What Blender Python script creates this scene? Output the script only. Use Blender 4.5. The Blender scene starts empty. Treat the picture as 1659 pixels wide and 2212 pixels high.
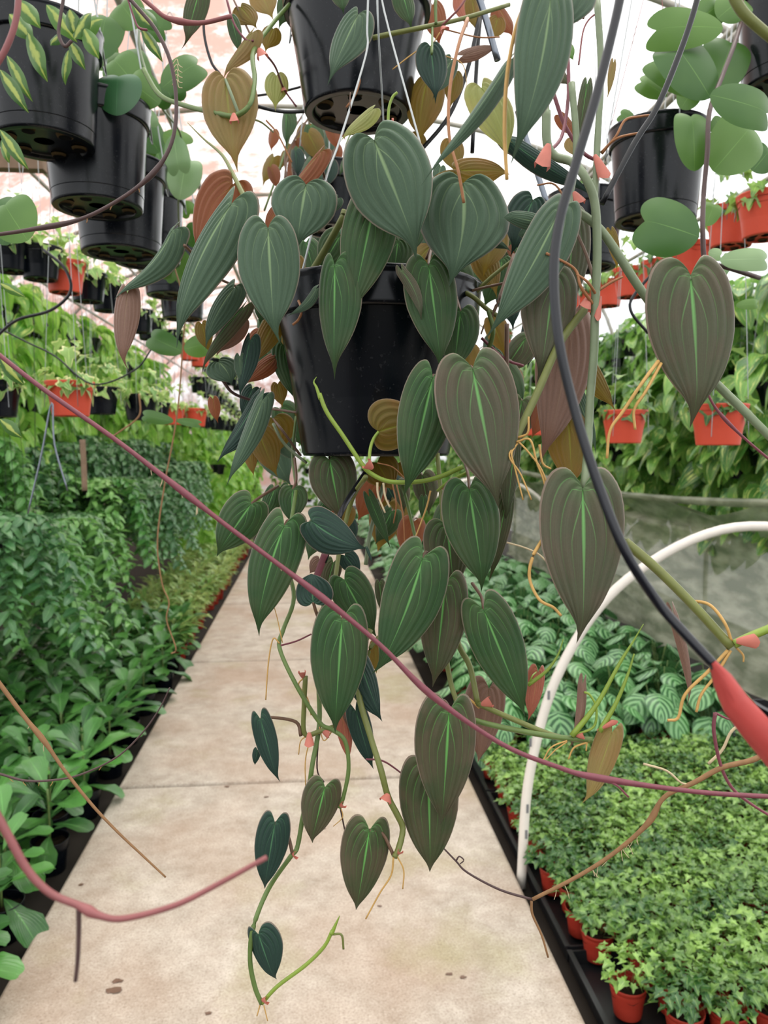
import bpy, math, random
import numpy as np
from mathutils import Vector, Matrix
random.seed(7)
R = random.Random(11)
S = bpy.context.scene
C = S.collection

# ------------------------------------------------------------------ camera, sky, exposure
F, CX, CY = 1660.0, 829.5, 1106.0
YAW, PITCH = math.radians(5.33), math.radians(4.82)
CAM = Vector((0, 0, 1.45))
FW = Vector((math.sin(YAW)*math.cos(PITCH), math.cos(YAW)*math.cos(PITCH), -math.sin(PITCH)))
RT = Vector((math.cos(YAW), -math.sin(YAW), 0))
UP = RT.cross(FW)
cam = bpy.data.cameras.new('camera'); cam_o = bpy.data.objects.new('camera', cam); C.objects.link(cam_o)
cam_o.matrix_world = Matrix((RT, UP, -FW)).transposed().to_4x4(); cam_o.location = CAM
cam.sensor_fit = 'VERTICAL'; cam.sensor_height = 34.6; cam.lens = 34.6*F/2212; cam.clip_start = 0.02; cam.clip_end = 200
cam.dof.use_dof = True; cam.dof.focus_distance = 0.68; cam.dof.aperture_fstop = 11
S.camera = cam_o
S.view_settings.view_transform = 'Standard'; S.view_settings.look = 'None'
S.view_settings.gamma = 1; S.view_settings.use_curve_mapping = False
S.view_settings.exposure = 0.0
S.cycles.use_denoising = True
S.cycles.max_bounces = 7; S.cycles.transparent_max_bounces = 12; S.cycles.diffuse_bounces = 4
S.cycles.sample_clamp_indirect = 6

world = bpy.data.worlds.new('overcast_sky'); S.world = world; world.use_nodes = True
wn = world.node_tree.nodes; wl_ = world.node_tree.links; wn.clear()
wo = wn.new('ShaderNodeOutputWorld'); bg = wn.new('ShaderNodeBackground')
tc = wn.new('ShaderNodeTexCoord'); sx = wn.new('ShaderNodeSeparateXYZ'); cr = wn.new('ShaderNodeValToRGB')
wl_.new(tc.outputs['Generated'], sx.inputs[0]); mz = wn.new('ShaderNodeMath'); mz.operation = 'MULTIPLY_ADD'; mz.inputs[1].default_value = .5; mz.inputs[2].default_value = .5
wl_.new(sx.outputs['Z'], mz.inputs[0]); wl_.new(mz.outputs[0], cr.inputs[0])
cr.color_ramp.elements[0].position = 0.49; cr.color_ramp.elements[0].color = (.10, .10, .08, 1)
ce = cr.color_ramp.elements.new(.5); ce.color = (.80, .84, .88, 1)
cr.color_ramp.elements[2].position = 0.85; cr.color_ramp.elements[2].color = (1, .985, .96, 1)
wl_.new(cr.outputs[0], bg.inputs[0]); bg.inputs[1].default_value = 2.3
wl_.new(bg.outputs[0], wo.inputs[0])
sun = bpy.data.lights.new('hazy_sun', 'SUN'); sun.energy = 1.6; sun.angle = math.radians(28); sun.color = (1, .95, .87)
sun_o = bpy.data.objects.new('hazy_sun', sun); C.objects.link(sun_o); sun_o.rotation_euler = (math.radians(-18), math.radians(12), 0)

def P(px, py, d):
    return CAM + d*(FW + (px-CX)/F*RT - (py-CY)/F*UP)

# ------------------------------------------------------------------ materials
def lin(c):
    return tuple(((v/255)/12.92 if v/255 <= .04045 else (((v/255)+.055)/1.055)**2.4) for v in c) + (1,)
class NT:
    def __init__(s, name):
        s.m = bpy.data.materials.new(name); s.m.use_nodes = True; s.t = s.m.node_tree; s.n = s.t.nodes; s.n.clear()
        s.out = s.n.new('ShaderNodeOutputMaterial')
    def __call__(s, typ, **kw):
        n = s.n.new('ShaderNode'+typ)
        for k, v in kw.items():
            if k.startswith('i_'): n.inputs[k[2:]].default_value = v
            else: setattr(n, k, v)
        return n
    def link(s, a, b): s.t.links.new(a, b)
    def mix(s, fac, a, b, bt='MIX'):
        n = s.n.new('ShaderNodeMix'); n.data_type = 'RGBA'; n.blend_type = bt
        for sock, v in ((n.inputs[0], fac), (n.inputs[6], a), (n.inputs[7], b)):
            if hasattr(v, 'links') or isinstance(v, bpy.types.NodeSocket): s.link(v, sock)
            else: sock.default_value = v
        return n.outputs[2]
    def math(s, op, a, b=None, c=None, clamp=False):
        n = s.n.new('ShaderNodeMath'); n.operation = op; n.use_clamp = clamp
        for k, v in enumerate((a, b, c)):
            if v is None: continue
            if isinstance(v, bpy.types.NodeSocket): s.link(v, n.inputs[k])
            else: n.inputs[k].default_value = v
        return n.outputs[0]
    def noise(s, scale, detail=3, co='Object', rough=.5):
        t = s('TexCoord'); n = s('TexNoise'); n.inputs['Scale'].default_value = scale; n.inputs['Detail'].default_value = detail
        n.inputs['Roughness'].default_value = rough
        s.link(t.outputs[co], n.inputs['Vector']); return n.outputs[0]
    def ramp(s, v, p0, p1, c0=(0, 0, 0, 1), c1=(1, 1, 1, 1)):
        n = s('ValToRGB'); e = n.color_ramp.elements; e[0].position = p0; e[1].position = p1; e[0].color = c0; e[1].color = c1
        s.link(v, n.inputs[0]); return n.outputs[0]
    def done(s, col, rough=.5, spec=.5, bump=None, bstr=.3, bdist=.002, trans=0, tcol=None, metal=0, sheen=0):
        p = s('BsdfPrincipled'); p.inputs['Roughness'].default_value = rough if not isinstance(rough, bpy.types.NodeSocket) else .5
        if isinstance(rough, bpy.types.NodeSocket): s.link(rough, p.inputs['Roughness'])
        p.inputs['Specular IOR Level'].default_value = spec; p.inputs['Metallic'].default_value = metal
        if sheen: p.inputs['Sheen Weight'].default_value = sheen; p.inputs['Sheen Roughness'].default_value = .4
        if isinstance(col, bpy.types.NodeSocket): s.link(col, p.inputs['Base Color'])
        else: p.inputs['Base Color'].default_value = col
        if bump is not None:
            b = s('Bump'); b.inputs['Strength'].default_value = bstr; b.inputs['Distance'].default_value = bdist
            s.link(bump, b.inputs['Height']); s.link(b.outputs[0], p.inputs['Normal'])
        sh = p.outputs[0]
        if trans:
            t = s('BsdfTranslucent')
            tc_ = tcol if tcol is not None else col
            if isinstance(tc_, bpy.types.NodeSocket): s.link(tc_, t.inputs[0])
            else: t.inputs[0].default_value = tc_
            mx = s('MixShader'); mx.inputs[0].default_value = trans; s.link(sh, mx.inputs[1]); s.link(t.outputs[0], mx.inputs[2]); sh = mx.outputs[0]
        s.link(sh, s.out.inputs[0]); return s.m

def m_plain(name, c, rough=.5, spec=.5, var=.15, scale=30, metal=0, bump=False, trans=0):
    t = NT(name); c = lin(c); nz = t.noise(scale, 4)
    col = t.mix(t.math('MULTIPLY', nz, var*2), c, tuple(v*.45 for v in c[:3])+(1,))
    return t.done(col, rough, spec, nz if bump else None, .4, .001, metal=metal, trans=trans)

VEINS = (.25, .5, .74)
def m_philo(name, c, vein, trans=.12, tcol=None, rough=.58, margin=(150, 130, 118), vs=1.0, sheen=.12, patch=None):
    t = NT(name); c = lin(c); v = lin(vein)
    uv = t('UVMap'); sp = t('SeparateXYZ'); t.link(uv.outputs[0], sp.inputs[0]); a, tt = sp.outputs[0], sp.outputs[1]
    nz = t.noise(38, 4); nf = t.noise(700, 2)
    col = t.mix(t.math('MULTIPLY', nz, .55), c, tuple(x*.55 for x in c[:3])+(1,))
    if patch: col = t.mix(t.math('MULTIPLY', t.ramp(nz, .40, .62), t.math('POWER', a, .55)), col, lin(patch))
    col = t.mix(t.math('MULTIPLY', nf, .28), col, tuple(min(1, x*1.9+.01) for x in c[:3])+(1,))
    inv = t.math('SUBTRACT', 1.0, tt)
    # midrib, tapering towards the tip
    wid = t.math('MULTIPLY_ADD', t.math('POWER', inv, 1.8), .085, .011)
    mid = t.math('SUBTRACT', 1.0, t.math('DIVIDE', a, wid), clamp=True)
    mid = t.math('MULTIPLY', t.math('POWER', mid, .6), t.math('MULTIPLY_ADD', inv, .75, .18))
    tot = mid
    for k, va in enumerate(VEINS):
        rise = t.math('POWER', t.math('DIVIDE', t.math('SUBTRACT', tt, (.13, .03, 0)[k]), (.34, .16, .05)[k], clamp=True), .6)
        dist = t.math('ABSOLUTE', t.math('SUBTRACT', a, t.math('MULTIPLY', rise, va)))
        ln = t.math('SUBTRACT', 1.0, t.math('DIVIDE', dist, t.math('MULTIPLY_ADD', inv, .024, .004)), clamp=True)
        ln = t.math('MULTIPLY', ln, t.math('MULTIPLY', t.math('MULTIPLY_ADD', t.math('POWER', inv, 2.0), 1.0, .06, clamp=True), .80-.14*k))
        tot = t.math('MAXIMUM', tot, ln)
    # fine parallel veins
    fine = t.math('POWER', t.math('ABSOLUTE', t.math('SINE', t.math('MULTIPLY', a, 62.0))), 14.0)
    tot = t.math('MAXIMUM', tot, t.math('MULTIPLY', fine, .03))
    tot = t.math('MULTIPLY', tot, vs, clamp=True)
    # light glow round the petiole joint
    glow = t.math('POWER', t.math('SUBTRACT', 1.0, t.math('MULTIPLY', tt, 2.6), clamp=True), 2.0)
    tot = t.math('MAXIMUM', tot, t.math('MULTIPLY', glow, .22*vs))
    col = t.mix(tot, col, v)
    edge = t.math('GREATER_THAN', a, .965)
    col = t.mix(t.math('MULTIPLY', edge, .55), col, lin(margin))
    bump = t.math('SUBTRACT', 1.0, tot)
    return t.done(col, rough, .25, bump, .45, .001, trans=trans, tcol=(lin(tcol) if tcol else None), sheen=sheen)

M = {}
M['g'] = m_philo('velvet_green_leaf', (64, 86, 66), (146, 172, 124), .08, sheen=.3)
M['d'] = m_philo('dark_green_leaf', (42, 68, 38), (122, 188, 104), .12, tcol=(70, 105, 40), patch=(64, 74, 48))
M['b'] = m_philo('bronze_green_leaf', (56, 64, 40), (112, 194, 96), .10, tcol=(90, 80, 40), patch=(82, 68, 54))
M['z'] = m_philo('grey_bronze_leaf', (72, 74, 56), (122, 190, 108), .08, tcol=(90, 80, 40), patch=(80, 68, 56), vs=1)
M['k'] = m_philo('blue_black_green_leaf', (30, 52, 44), (92, 146, 100), .06, vs=.8)
M['o'] = m_philo('olive_leaf_underside', (112, 96, 46), (150, 165, 60), .45, tcol=(128, 104, 32), rough=.45, patch=(132, 92, 48), sheen=.2)
M['w'] = m_philo('tan_green_leaf_underside', (136, 120, 78), (158, 170, 84), .4, tcol=(150, 125, 60), rough=.45, patch=(146, 112, 78), sheen=.2)
M['r'] = m_philo('rust_leaf_underside', (122, 72, 46), (138, 128, 58), .3, tcol=(150, 75, 35), rough=.45, sheen=.2)
M['p'] = m_philo('mauve_brown_leaf_underside', (118, 92, 80), (142, 120, 98), .15, tcol=(140, 90, 60), rough=.45, sheen=.2)
M['y'] = m_philo('pale_young_leaf', (146, 152, 98), (176, 186, 118), .4, tcol=(160, 165, 80), rough=.4, sheen=.2, patch=(168, 150, 104))
M['u'] = m_philo('red_young_leaf', (158, 96, 78), (180, 150, 96), .2, tcol=(170, 80, 55), rough=.4, sheen=.2)

def m_leaf(name, c, c2, vein=None, trans=.3, rough=.38, midw=.07, mode=None, nscale=9, k=.5):
    """ordinary leaf: u = distance from midrib, v = base to tip"""
    t = NT(name); c = lin(c); c2 = lin(c2)
    uv = t('UVMap'); sp = t('SeparateXYZ'); t.link(uv.outputs[0], sp.inputs[0]); a, tt = sp.outputs[0], sp.outputs[1]
    ob = t('ObjectInfo'); nz = t.noise(nscale, 3)
    col = t.mix(t.ramp(t.math('ADD', t.math('MULTIPLY', nz, .6), t.math('MULTIPLY', ob.outputs['Random'], k)), .35, .75), c, c2)
    bump = None
    if mode == 'stripes':      # silvery bands between the veins
        s = t.math('SINE', t.math('ADD', t.math('MULTIPLY', tt, 36.0), t.math('MULTIPLY', a, -11.0)))
        band = t.math('MULTIPLY', t.math('GREATER_THAN', s, .0), t.math('LESS_THAN', a, .93))
        col = t.mix(t.math('MULTIPLY', band, .8), col, lin(vein)); bump = s
    elif mode == 'centre':     # cream heart of the leaf, green margin
        n2 = t.noise(90, 4)
        msk = t.ramp(t.math('ADD', a, t.math('MULTIPLY', n2, .9)), .62, .84, (.9, .9, .9, 1), (0, 0, 0, 1))
        col = t.mix(msk, col, lin(vein))
    elif mode == 'margin':     # cream margin
        n2 = t.noise(60, 3)
        msk = t.math('GREATER_THAN', t.math('ADD', a, t.math('MULTIPLY', n2, .35)), .93)
        col = t.mix(msk, col, lin(vein))
    elif mode == 'splash':     # yellow splashes running along the leaf
        n2 = t('TexNoise'); n2.inputs['Scale'].default_value = 3.2; n2.inputs['Detail'].default_value = 4
        mp = t('Mapping'); mp.inputs['Scale'].default_value = (2.6, .8, 1); o2 = t('VectorMath'); o2.operation = 'ADD'
        cmb = t('CombineXYZ'); t.link(t.math('MULTIPLY', ob.outputs['Random'], 40.0), cmb.inputs[0])
        t.link(uv.outputs[0], mp.inputs[0]); t.link(mp.outputs[0], o2.inputs[0]); t.link(cmb.outputs[0], o2.inputs[1]); t.link(o2.outputs[0], n2.inputs['Vector'])
        col = t.mix(t.ramp(n2.outputs[0], .57, .62), col, lin(vein))
    elif vein:
        s = t.math('SINE', t.math('ADD', t.math('MULTIPLY', tt, 40.0), t.math('MULTIPLY', a, -12.0)))
        ln = t.math('POWER', t.math('ABSOLUTE', s), 12.0); bump = t.math('SUBTRACT', 1.0, ln)
        col = t.mix(t.math('MULTIPLY', ln, .16), col, lin(vein))
    if mode != 'centre':
        mid = t.math('SUBTRACT', 1.0, t.math('DIVIDE', a, midw), clamp=True)
        col = t.mix(t.math('MULTIPLY', mid, .5), col, tuple(min(1, x*2.0+.03) for x in c2[:3])+(1,))
    back = t('NewGeometry')
    col = t.mix(t.math('MULTIPLY', back.outputs['Backfacing'], .45), col, tuple(min(1, x*1.3+.03) for x in c2[:3])+(1,))
    return t.done(col, rough, .5, bump, .35, .002, trans=trans)

M['hoya'] = m_leaf('heart_hoya_leaf', (58, 98, 38), (92, 130, 54), None, .22, .42, .02)
M['hoya_dark'] = m_leaf('dark_heart_hoya_leaf', (40, 88, 50), (58, 104, 62), None, .05, .4, .02)
M['hoya_pale'] = m_leaf('pale_heart_hoya_leaf', (104, 140, 92), (140, 168, 120), None, .2, .4, .02)
M['varieg'] = m_leaf('yellow_centred_leaf', (62, 100, 44), (88, 128, 58), (172, 184, 92), .3, mode='centre')
M['pothos'] = m_leaf('pothos_leaf', (60, 112, 48), (124, 172, 78), (214, 222, 128), .32, .33, mode='splash')
M['pothos_lime'] = m_leaf('bright_pothos_leaf', (88, 150, 46), (150, 200, 84), (215, 225, 130), .4, .33, mode='splash')
M['fig'] = m_leaf('fiddle_leaf', (40, 84, 38), (82, 138, 62), (120, 160, 95), .15, .28)
M['calathea'] = m_leaf('striped_round_leaf', (34, 82, 42), (60, 114, 54), (130, 176, 120), .15, .35, mode='stripes')
M['ivy'] = m_leaf('ivy_leaf', (50, 92, 42), (160, 198, 98), None, .25, .33, .05, nscale=34, k=.3)
M['ivy_cream'] = m_leaf('cream_edged_ivy_leaf', (112, 156, 78), (160, 194, 104), (226, 226, 160), .35, .4, mode='margin')
M['trail'] = m_leaf('small_glossy_leaf', (72, 130, 60), (140, 190, 104), None, .25, .3, nscale=7, k=.3)
M['trail_dark'] = m_leaf('dark_small_leaf', (64, 110, 66), (112, 158, 100), None, .2, .32, nscale=7, k=.3)
M['bed'] = m_leaf('yellow_green_bed_leaf', (104, 146, 66), (200, 208, 134), None, .25, .4, nscale=30, k=.2)

def m_pot(name, c, rough=.22, dust=(120, 120, 120), amt=.5, sp=.3):
    t = NT(name); c = lin(c); nz = t.noise(9, 5, rough=.6); sp_ = t.noise(260, 2)
    col = t.mix(t.math('MULTIPLY', t.ramp(nz, .5, .75), .10*amt), c, lin(dust))
    col = t.mix(t.math('MULTIPLY', t.ramp(sp_, .64, .70), .14*amt), col, lin(dust))
    return t.done(col, t.math('MULTIPLY_ADD', nz, .22, rough-.08), sp, nz, .12, .001)
M['black_pot'] = m_pot('black_plastic', (7, 11, 18), .2)
M['red_pot'] = m_pot('terracotta_red_plastic', (202, 78, 56), .42, (120, 40, 30), .8, .3)
M['dark_red_pot'] = m_pot('brick_red_plastic', (150, 46, 32), .45, (90, 40, 30), .8, .3)
M['hole'] = m_plain('dark_hole', (6, 6, 7), .9, .1)
M['dirt_ring'] = m_plain('peat_and_roots', (92, 78, 54), .9, .1, .4, 200)
M['soil'] = m_plain('potting_soil', (48, 38, 30), .95, .1, .5, 220, bump=True)
M['wire'] = m_plain('pale_hanger_wire', (168, 172, 172), .35, .5, metal=.5)
M['dark_wire'] = m_plain('black_cable', (14, 15, 20), .3, .4)
M['steel'] = m_plain('steel_rod', (120, 126, 136), .28, .5, metal=.8)
M['hose'] = m_plain('black_plastic_coated_wire', (15, 17, 25), .25, .45, .05)
M['tape'] = m_plain('red_plastic_tape', (206, 84, 78), .5, .3, .4, 60, trans=.2)
M['lime'] = m_plain('lime_green_stem', (136, 160, 62), .4, .4, .2, 90, trans=.1)
M['stem'] = m_plain('green_stem', (98, 120, 62), .45, .4, .3, 120)
M['stem_grey'] = m_plain('grey_green_stem', (118, 132, 100), .45, .4, .3, 120)
M['stem_olive'] = m_plain('olive_stem', (112, 118, 60), .45, .4, .3, 120)
M['petiole'] = m_plain('brown_petiole', (112, 84, 66), .45, .4, .4, 150)
M['root'] = m_plain('orange_aerial_root', (200, 158, 92), .5, .3, .3, 200)
M['root_brown'] = m_plain('brown_aerial_root', (164, 112, 74), .5, .3, .3, 200)
M['root_pale'] = m_plain('pale_rootlet', (206, 186, 150), .6, .3, .3, 200)
M['vine_red'] = m_plain('wine_red_vine', (126, 66, 76), .5, .4, .35, 160)
M['vine_pink'] = m_plain('rose_vine', (146, 86, 86), .5, .4, .35, 90)
M['vine_dark'] = m_plain('dark_brown_vine', (84, 62, 60), .5, .4, .4, 160)
M['vine_brown'] = m_plain('tan_brown_vine', (148, 110, 74), .6, .3, .4, 160)
M['sheath'] = m_plain('pink_leaf_sheath', (214, 128, 112), .5, .3, .35, 90, trans=.2)
M['pvc'] = m_plain('white_pipe', (226, 218, 208), .35, .5, .1, 20)
M['pvc_print'] = m_plain('grey_pipe_print', (120, 120, 122), .5, .3)
M['wood'] = m_plain('weathered_wood', (142, 118, 98), .8, .2, .5, 20)
M['galv'] = m_plain('galvanised_pipe', (176, 172, 162), .5, .4, .3, 15, metal=.3)
M['tray'] = m_plain('black_tray', (22, 24, 27), .4, .5)

def m_concrete():
    t = NT('concrete')
    tx = t('TexCoord'); 
    big = t.noise(1.4, 4, rough=.55); med = t.noise(9, 6, rough=.7); fine = t.noise(150, 5, rough=.8); 
    col = t.mix(t.ramp(med, .32, .68), lin((154, 142, 128)), lin((192, 182, 169)))
    col = t.mix(t.math('MULTIPLY', t.ramp(big, .42, .66), .6), col, lin((156, 128, 106)))
    g = t('TexNoise'); g.inputs['Scale'].default_value = 2.6; g.inputs['Detail'].default_value = 5
    off = t('VectorMath', operation='ADD'); off.inputs[1].default_value = (7, 3, 1); t.link(tx.outputs['Object'], off.inputs[0]); t.link(off.outputs[0], g.inputs['Vector'])
    col = t.mix(t.math('MULTIPLY', t.ramp(g.outputs[0], .53, .68), .45), col, lin((140, 134, 84)))
    col = t.mix(t.math('MULTIPLY', t.ramp(fine, .50, .66), .65), col, lin((104, 86, 72)))
    col = t.mix(t.math('MULTIPLY', t.ramp(fine, .30, .42, (1, 1, 1, 1), (0, 0, 0, 1)), .5), col, lin((224, 217, 206)))
    return t.done(col, .72, .3, t.math('ADD', t.math('MULTIPLY', fine, .5), med), .5, .003)
M['concrete'] = m_concrete()
M['ground'] = m_plain('damp_dark_soil', (52, 46, 40), .9, .2, .5, 6, bump=True)

def m_film():
    t = NT('polythene_film')
    tx = t('TexCoord'); sp = t('SeparateXYZ'); t.link(tx.outputs['Object'], sp.inputs[0])
    nz = t.noise(2.2, 9, rough=.78); nb = t.noise(.6, 3)
    left = t.ramp(sp.outputs[0], .46, .52, (1, 1, 1, 1), (0, 0, 0, 1))   # grime lies on the left slope only
    mr = t('MapRange'); mr.inputs['From Min'].default_value = -.25; mr.inputs['From Max'].default_value = -.55; t.link(sp.outputs[0], mr.inputs[0])
    mf = t('MapRange'); mf.inputs['From Min'].default_value = 3.6; mf.inputs['From Max'].default_value = 5.0; t.link(sp.outputs[1], mf.inputs[0])
    stain = t.math('MULTIPLY', t.ramp(t.math('ADD', t.math('MULTIPLY', nz, .8), t.math('MULTIPLY', nb, .25)), .40, .56), t.math('MULTIPLY', mr.outputs[0], mf.outputs[0]))
    tr = t('BsdfTransparent'); tr.inputs[0].default_value = (1, 1, 1, 1)
    tl = t('BsdfTranslucent'); tl.inputs[0].default_value = (.95, .95, .95, 1)
    dirt = t('BsdfTranslucent'); dirt.inputs[0].default_value = lin((172, 130, 118))
    m1 = t('MixShader'); m1.inputs[0].default_value = .35; t.link(tr.outputs[0], m1.inputs[1]); t.link(tl.outputs[0], m1.inputs[2])
    m2 = t('MixShader'); t.link(t.math('MULTIPLY', stain, .93), m2.inputs[0]); t.link(m1.outputs[0], m2.inputs[1]); t.link(dirt.outputs[0], m2.inputs[2])
    t.link(m2.outputs[0], t.out.inputs[0]); return t.m
M['film'] = m_film()
def m_drape():
    t = NT('clouded_plastic_sheet')
    nz = t.noise(3, 4); nl = t('TexNoise'); nl.inputs['Scale'].default_value = 5; nl.inputs['Detail'].default_value = 5
    tx = t('TexCoord'); mp = t('Mapping'); mp.inputs['Scale'].default_value = (1, 1.0, 2.6); t.link(tx.outputs['Object'], mp.inputs[0]); t.link(mp.outputs[0], nl.inputs['Vector'])
    col = t.mix(t.ramp(nl.outputs[0], .4, .7), lin((132, 140, 116)), lin((194, 196, 174)))
    p = t('BsdfPrincipled'); t.link(col, p.inputs['Base Color']); p.inputs['Roughness'].default_value = .35
    b = t('Bump'); b.inputs['Strength'].default_value = .35; b.inputs['Distance'].default_value = .01; t.link(nl.outputs[0], b.inputs['Height']); t.link(b.outputs[0], p.inputs['Normal'])
    tr = t('BsdfTransparent'); tl = t('BsdfTranslucent'); t.link(col, tl.inputs[0])
    m1 = t('MixShader'); m1.inputs[0].default_value = .4; t.link(p.outputs[0], m1.inputs[1]); t.link(tl.outputs[0], m1.inputs[2])
    m2 = t('MixShader'); m2.inputs[0].default_value = .22; t.link(m1.outputs[0], m2.inputs[1]); t.link(tr.outputs[0], m2.inputs[2])
    t.link(m2.outputs[0], t.out.inputs[0]); return t.m
M['drape'] = m_drape()

# ------------------------------------------------------------------ mesh helpers
def mesh(name, vs, fs, mat, uv=None, smooth=True):
    me = bpy.data.meshes.new(name); me.from_pydata([tuple(v) for v in vs], [], fs)
    if uv is not None:
        l = me.uv_layers.new(name='UVMap'); idx = np.empty(len(me.loops), dtype=np.int32); me.loops.foreach_get('vertex_index', idx)
        l.data.foreach_set('uv', np.asarray(uv, dtype=np.float32)[idx].ravel())
    if smooth: me.polygons.foreach_set('use_smooth', [True]*len(me.polygons))
    me.materials.append(mat); me.update(); return me
def put(name, me, parent=None, mtx=None, kind=None, label=None):
    o = bpy.data.objects.new(name, me); C.objects.link(o)
    if parent is not None: o.parent = parent
    if mtx is not None: o.matrix_basis = mtx
    if kind: o['kind'] = kind
    if label: o['label'] = label
    return o
def tag(o, label, cat, group=None):
    o['label'] = label; o['category'] = cat
    if group: o['group'] = group
    return o
def empty(name, loc, label, cat, group=None, rz=0):
    o = bpy.data.objects.new(name, None); C.objects.link(o); o.location = loc; o.rotation_euler = (0, 0, rz); o.empty_display_size = .02
    return tag(o, label, cat, group)
def catmull(pts, n=6):
    pts = [Vector(p) for p in pts]
    if len(pts) < 3: return [pts[0].lerp(pts[-1], k/n) for k in range(n+1)]
    q = [pts[0]*2-pts[1]] + pts + [pts[-1]*2-pts[-2]]; out = []
    for i in range(1, len(q)-2):
        p0, p1, p2, p3 = q[i-1:i+3]
        for k in range(n):
            t = k/n
            out.append(.5*((2*p1)+(-p0+p2)*t+(2*p0-5*p1+4*p2-p3)*t*t+(-p0+3*p1-3*p2+p3)*t**3))
    out.append(pts[-1]); return out
def tube_geo(pts, r, sides=8, n=6, r2=None, vs=None, fs=None, knots=()):
    """adds a tube through pts; r..r2 radius"""
    if vs is None: vs, fs = [], []
    c = catmull(pts, n); m = len(c); b0 = len(vs); r2 = r if r2 is None else r2
    ref = Vector((.3, .2, .9)).normalized()
    for i, p in enumerate(c):
        tdir = (c[min(i+1, m-1)]-c[max(i-1, 0)]).normalized()
        u = tdir.cross(ref)
        if u.length < .1: u = tdir.cross(Vector((1, 0, 0)))
        u.normalize(); w = tdir.cross(u)
        rr = r+(r2-r)*i/(m-1)
        for k in knots:
            rr *= 1+.55*math.exp(-((i/(m-1)-k)*m/2.2)**2)
        for s in range(sides):
            an = 2*math.pi*s/sides
            vs.append(p+(u*math.cos(an)+w*math.sin(an))*rr)
    for i in range(m-1):
        for s in range(sides):
            a = b0+i*sides+s; b = b0+i*sides+(s+1) % sides
            fs.append((a, b, b+sides, a+sides))
    fs.append(tuple(b0+s for s in range(sides))[::-1]); fs.append(tuple(b0+(m-1)*sides+s for s in range(sides)))
    return vs, fs
def tube(name, pts, r, mat, parent=None, r2=None, sides=8, n=6, knots=(), label=None, px=True, kind=None):
    """pts: (px, py, depth) rows turned to world points; r in metres"""
    w = [P(*p) for p in pts] if px else [Vector(p) for p in pts]
    org = w[0].copy() if parent is None else root_loc(parent)
    vs, fs = tube_geo([p-org for p in w], r, sides, n, r2, knots=knots)
    o = put(name, mesh(name, vs, fs, M[mat]), parent, label=label, kind=kind)
    if parent is None: o.location = org
    return o
def root_loc(o):
    while o.parent is not None: o = o.parent
    return Vector(o.location)
def lathe_geo(prof, n=40, vs=None, fs=None):
    if vs is None: vs, fs = [], []
    b = len(vs)
    for r, z in prof:
        for s in range(n):
            a = 2*math.pi*s/n; vs.append((r*math.cos(a), r*math.sin(a), z))
    for i in range(len(prof)-1):
        for s in range(n):
            a0 = b+i*n+s; a1 = b+i*n+(s+1) % n
            fs.append((a0, a1, a1+n, a0+n))
    return vs, fs
def box_geo(x0, x1, y0, y1, z0, z1, vs=None, fs=None, bev=0):
    if vs is None: vs, fs = [], []
    b = len(vs)
    for z in (z0, z1):
        for x, y in ((x0, y0), (x1, y0), (x1, y1), (x0, y1)): vs.append((x, y, z))
    fs += [tuple(b+i for i in f) for f in ((3, 2, 1, 0), (4, 5, 6, 7), (0, 1, 5, 4), (1, 2, 6, 5), (2, 3, 7, 6), (3, 0, 4, 7))]
    return vs, fs

# ------------------------------------------------------------------ leaves
CORDATE = [(0, 0), (.13, .07), (.36, .14), (.66, .115), (.90, -.01), (1.0, -.18), (.97, -.36), (.86, -.48), (.70, -.60), (.49, -.71), (.28, -.795), (.135, -.86), (.068, -.91), (.032, -.955), (.022, -.975), (0, -1)]
ROUNDISH = [(0, 0), (.2, .12), (.5, .17), (.82, .08), (1.0, -.15), (.98, -.42), (.8, -.68), (.5, -.86), (.22, -.95), (0, -1)]
POTHOS = [(0, 0), (.25, .08), (.6, .08), (.92, -.06), (1, -.28), (.88, -.52), (.6, -.75), (.25, -.93), (0, -1)]
OBOV = [(0, 0), (.10, -.05), (.3, -.18), (.52, -.38), (.86, -.58), (1, -.76), (.86, -.92), (.45, -1.0), (0, -.985)]
OVATE = [(0, 0), (.5, -.03), (.88, -.16), (1, -.38), (.9, -.62), (.62, -.82), (.28, -.95), (0, -1)]
ELLIP = [(0, 0), (.45, -.1), (.85, -.28), (1, -.45), (.85, -.66), (.5, -.84), (.2, -.95), (0, -1)]
KERRII = [(0, 0), (.30, -.04), (.66, -.18), (.93, -.42), (1, -.66), (.92, -.86), (.68, -.98), (.40, -1.0), (.16, -.955), (0, -.90)]
IVY = [(0, 0), (.35, .14), (.62, .1), (.5, -.08), (.62, -.16), (1, -.34), (.66, -.44), (.42, -.5), (.34, -.62), (.22, -.82), (0, -1)]
def outline(o, nt):
    pts = catmull([Vector((x, y, 0)) for x, y in o], 8)
    L = [0]
    for a, b in zip(pts, pts[1:]): L.append(L[-1]+(b-a).length)
    res = []; j = 0
    for k in range(nt+1):
        s = L[-1]*k/nt
        while j < len(L)-2 and L[j+1] < s: j += 1
        f = (s-L[j])/max(1e-9, L[j+1]-L[j]); res.append(pts[j].lerp(pts[j+1], min(1, f)))
    return res
OC = {}
def leaf_grid(o, na, nt):
    key = (id(o), na, nt)
    if key not in OC:
        om = outline(o, nt); end = o[-1][1]; g = []
        for j, m in enumerate(om):
            t = j/nt; cy = end*t**1.35
            g.append([(m.x*(i/na)**.92, cy+(m.y-cy)*(i/na)**1.25) for i in range(na+1)])
        OC[key] = g
    return OC[key]
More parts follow.
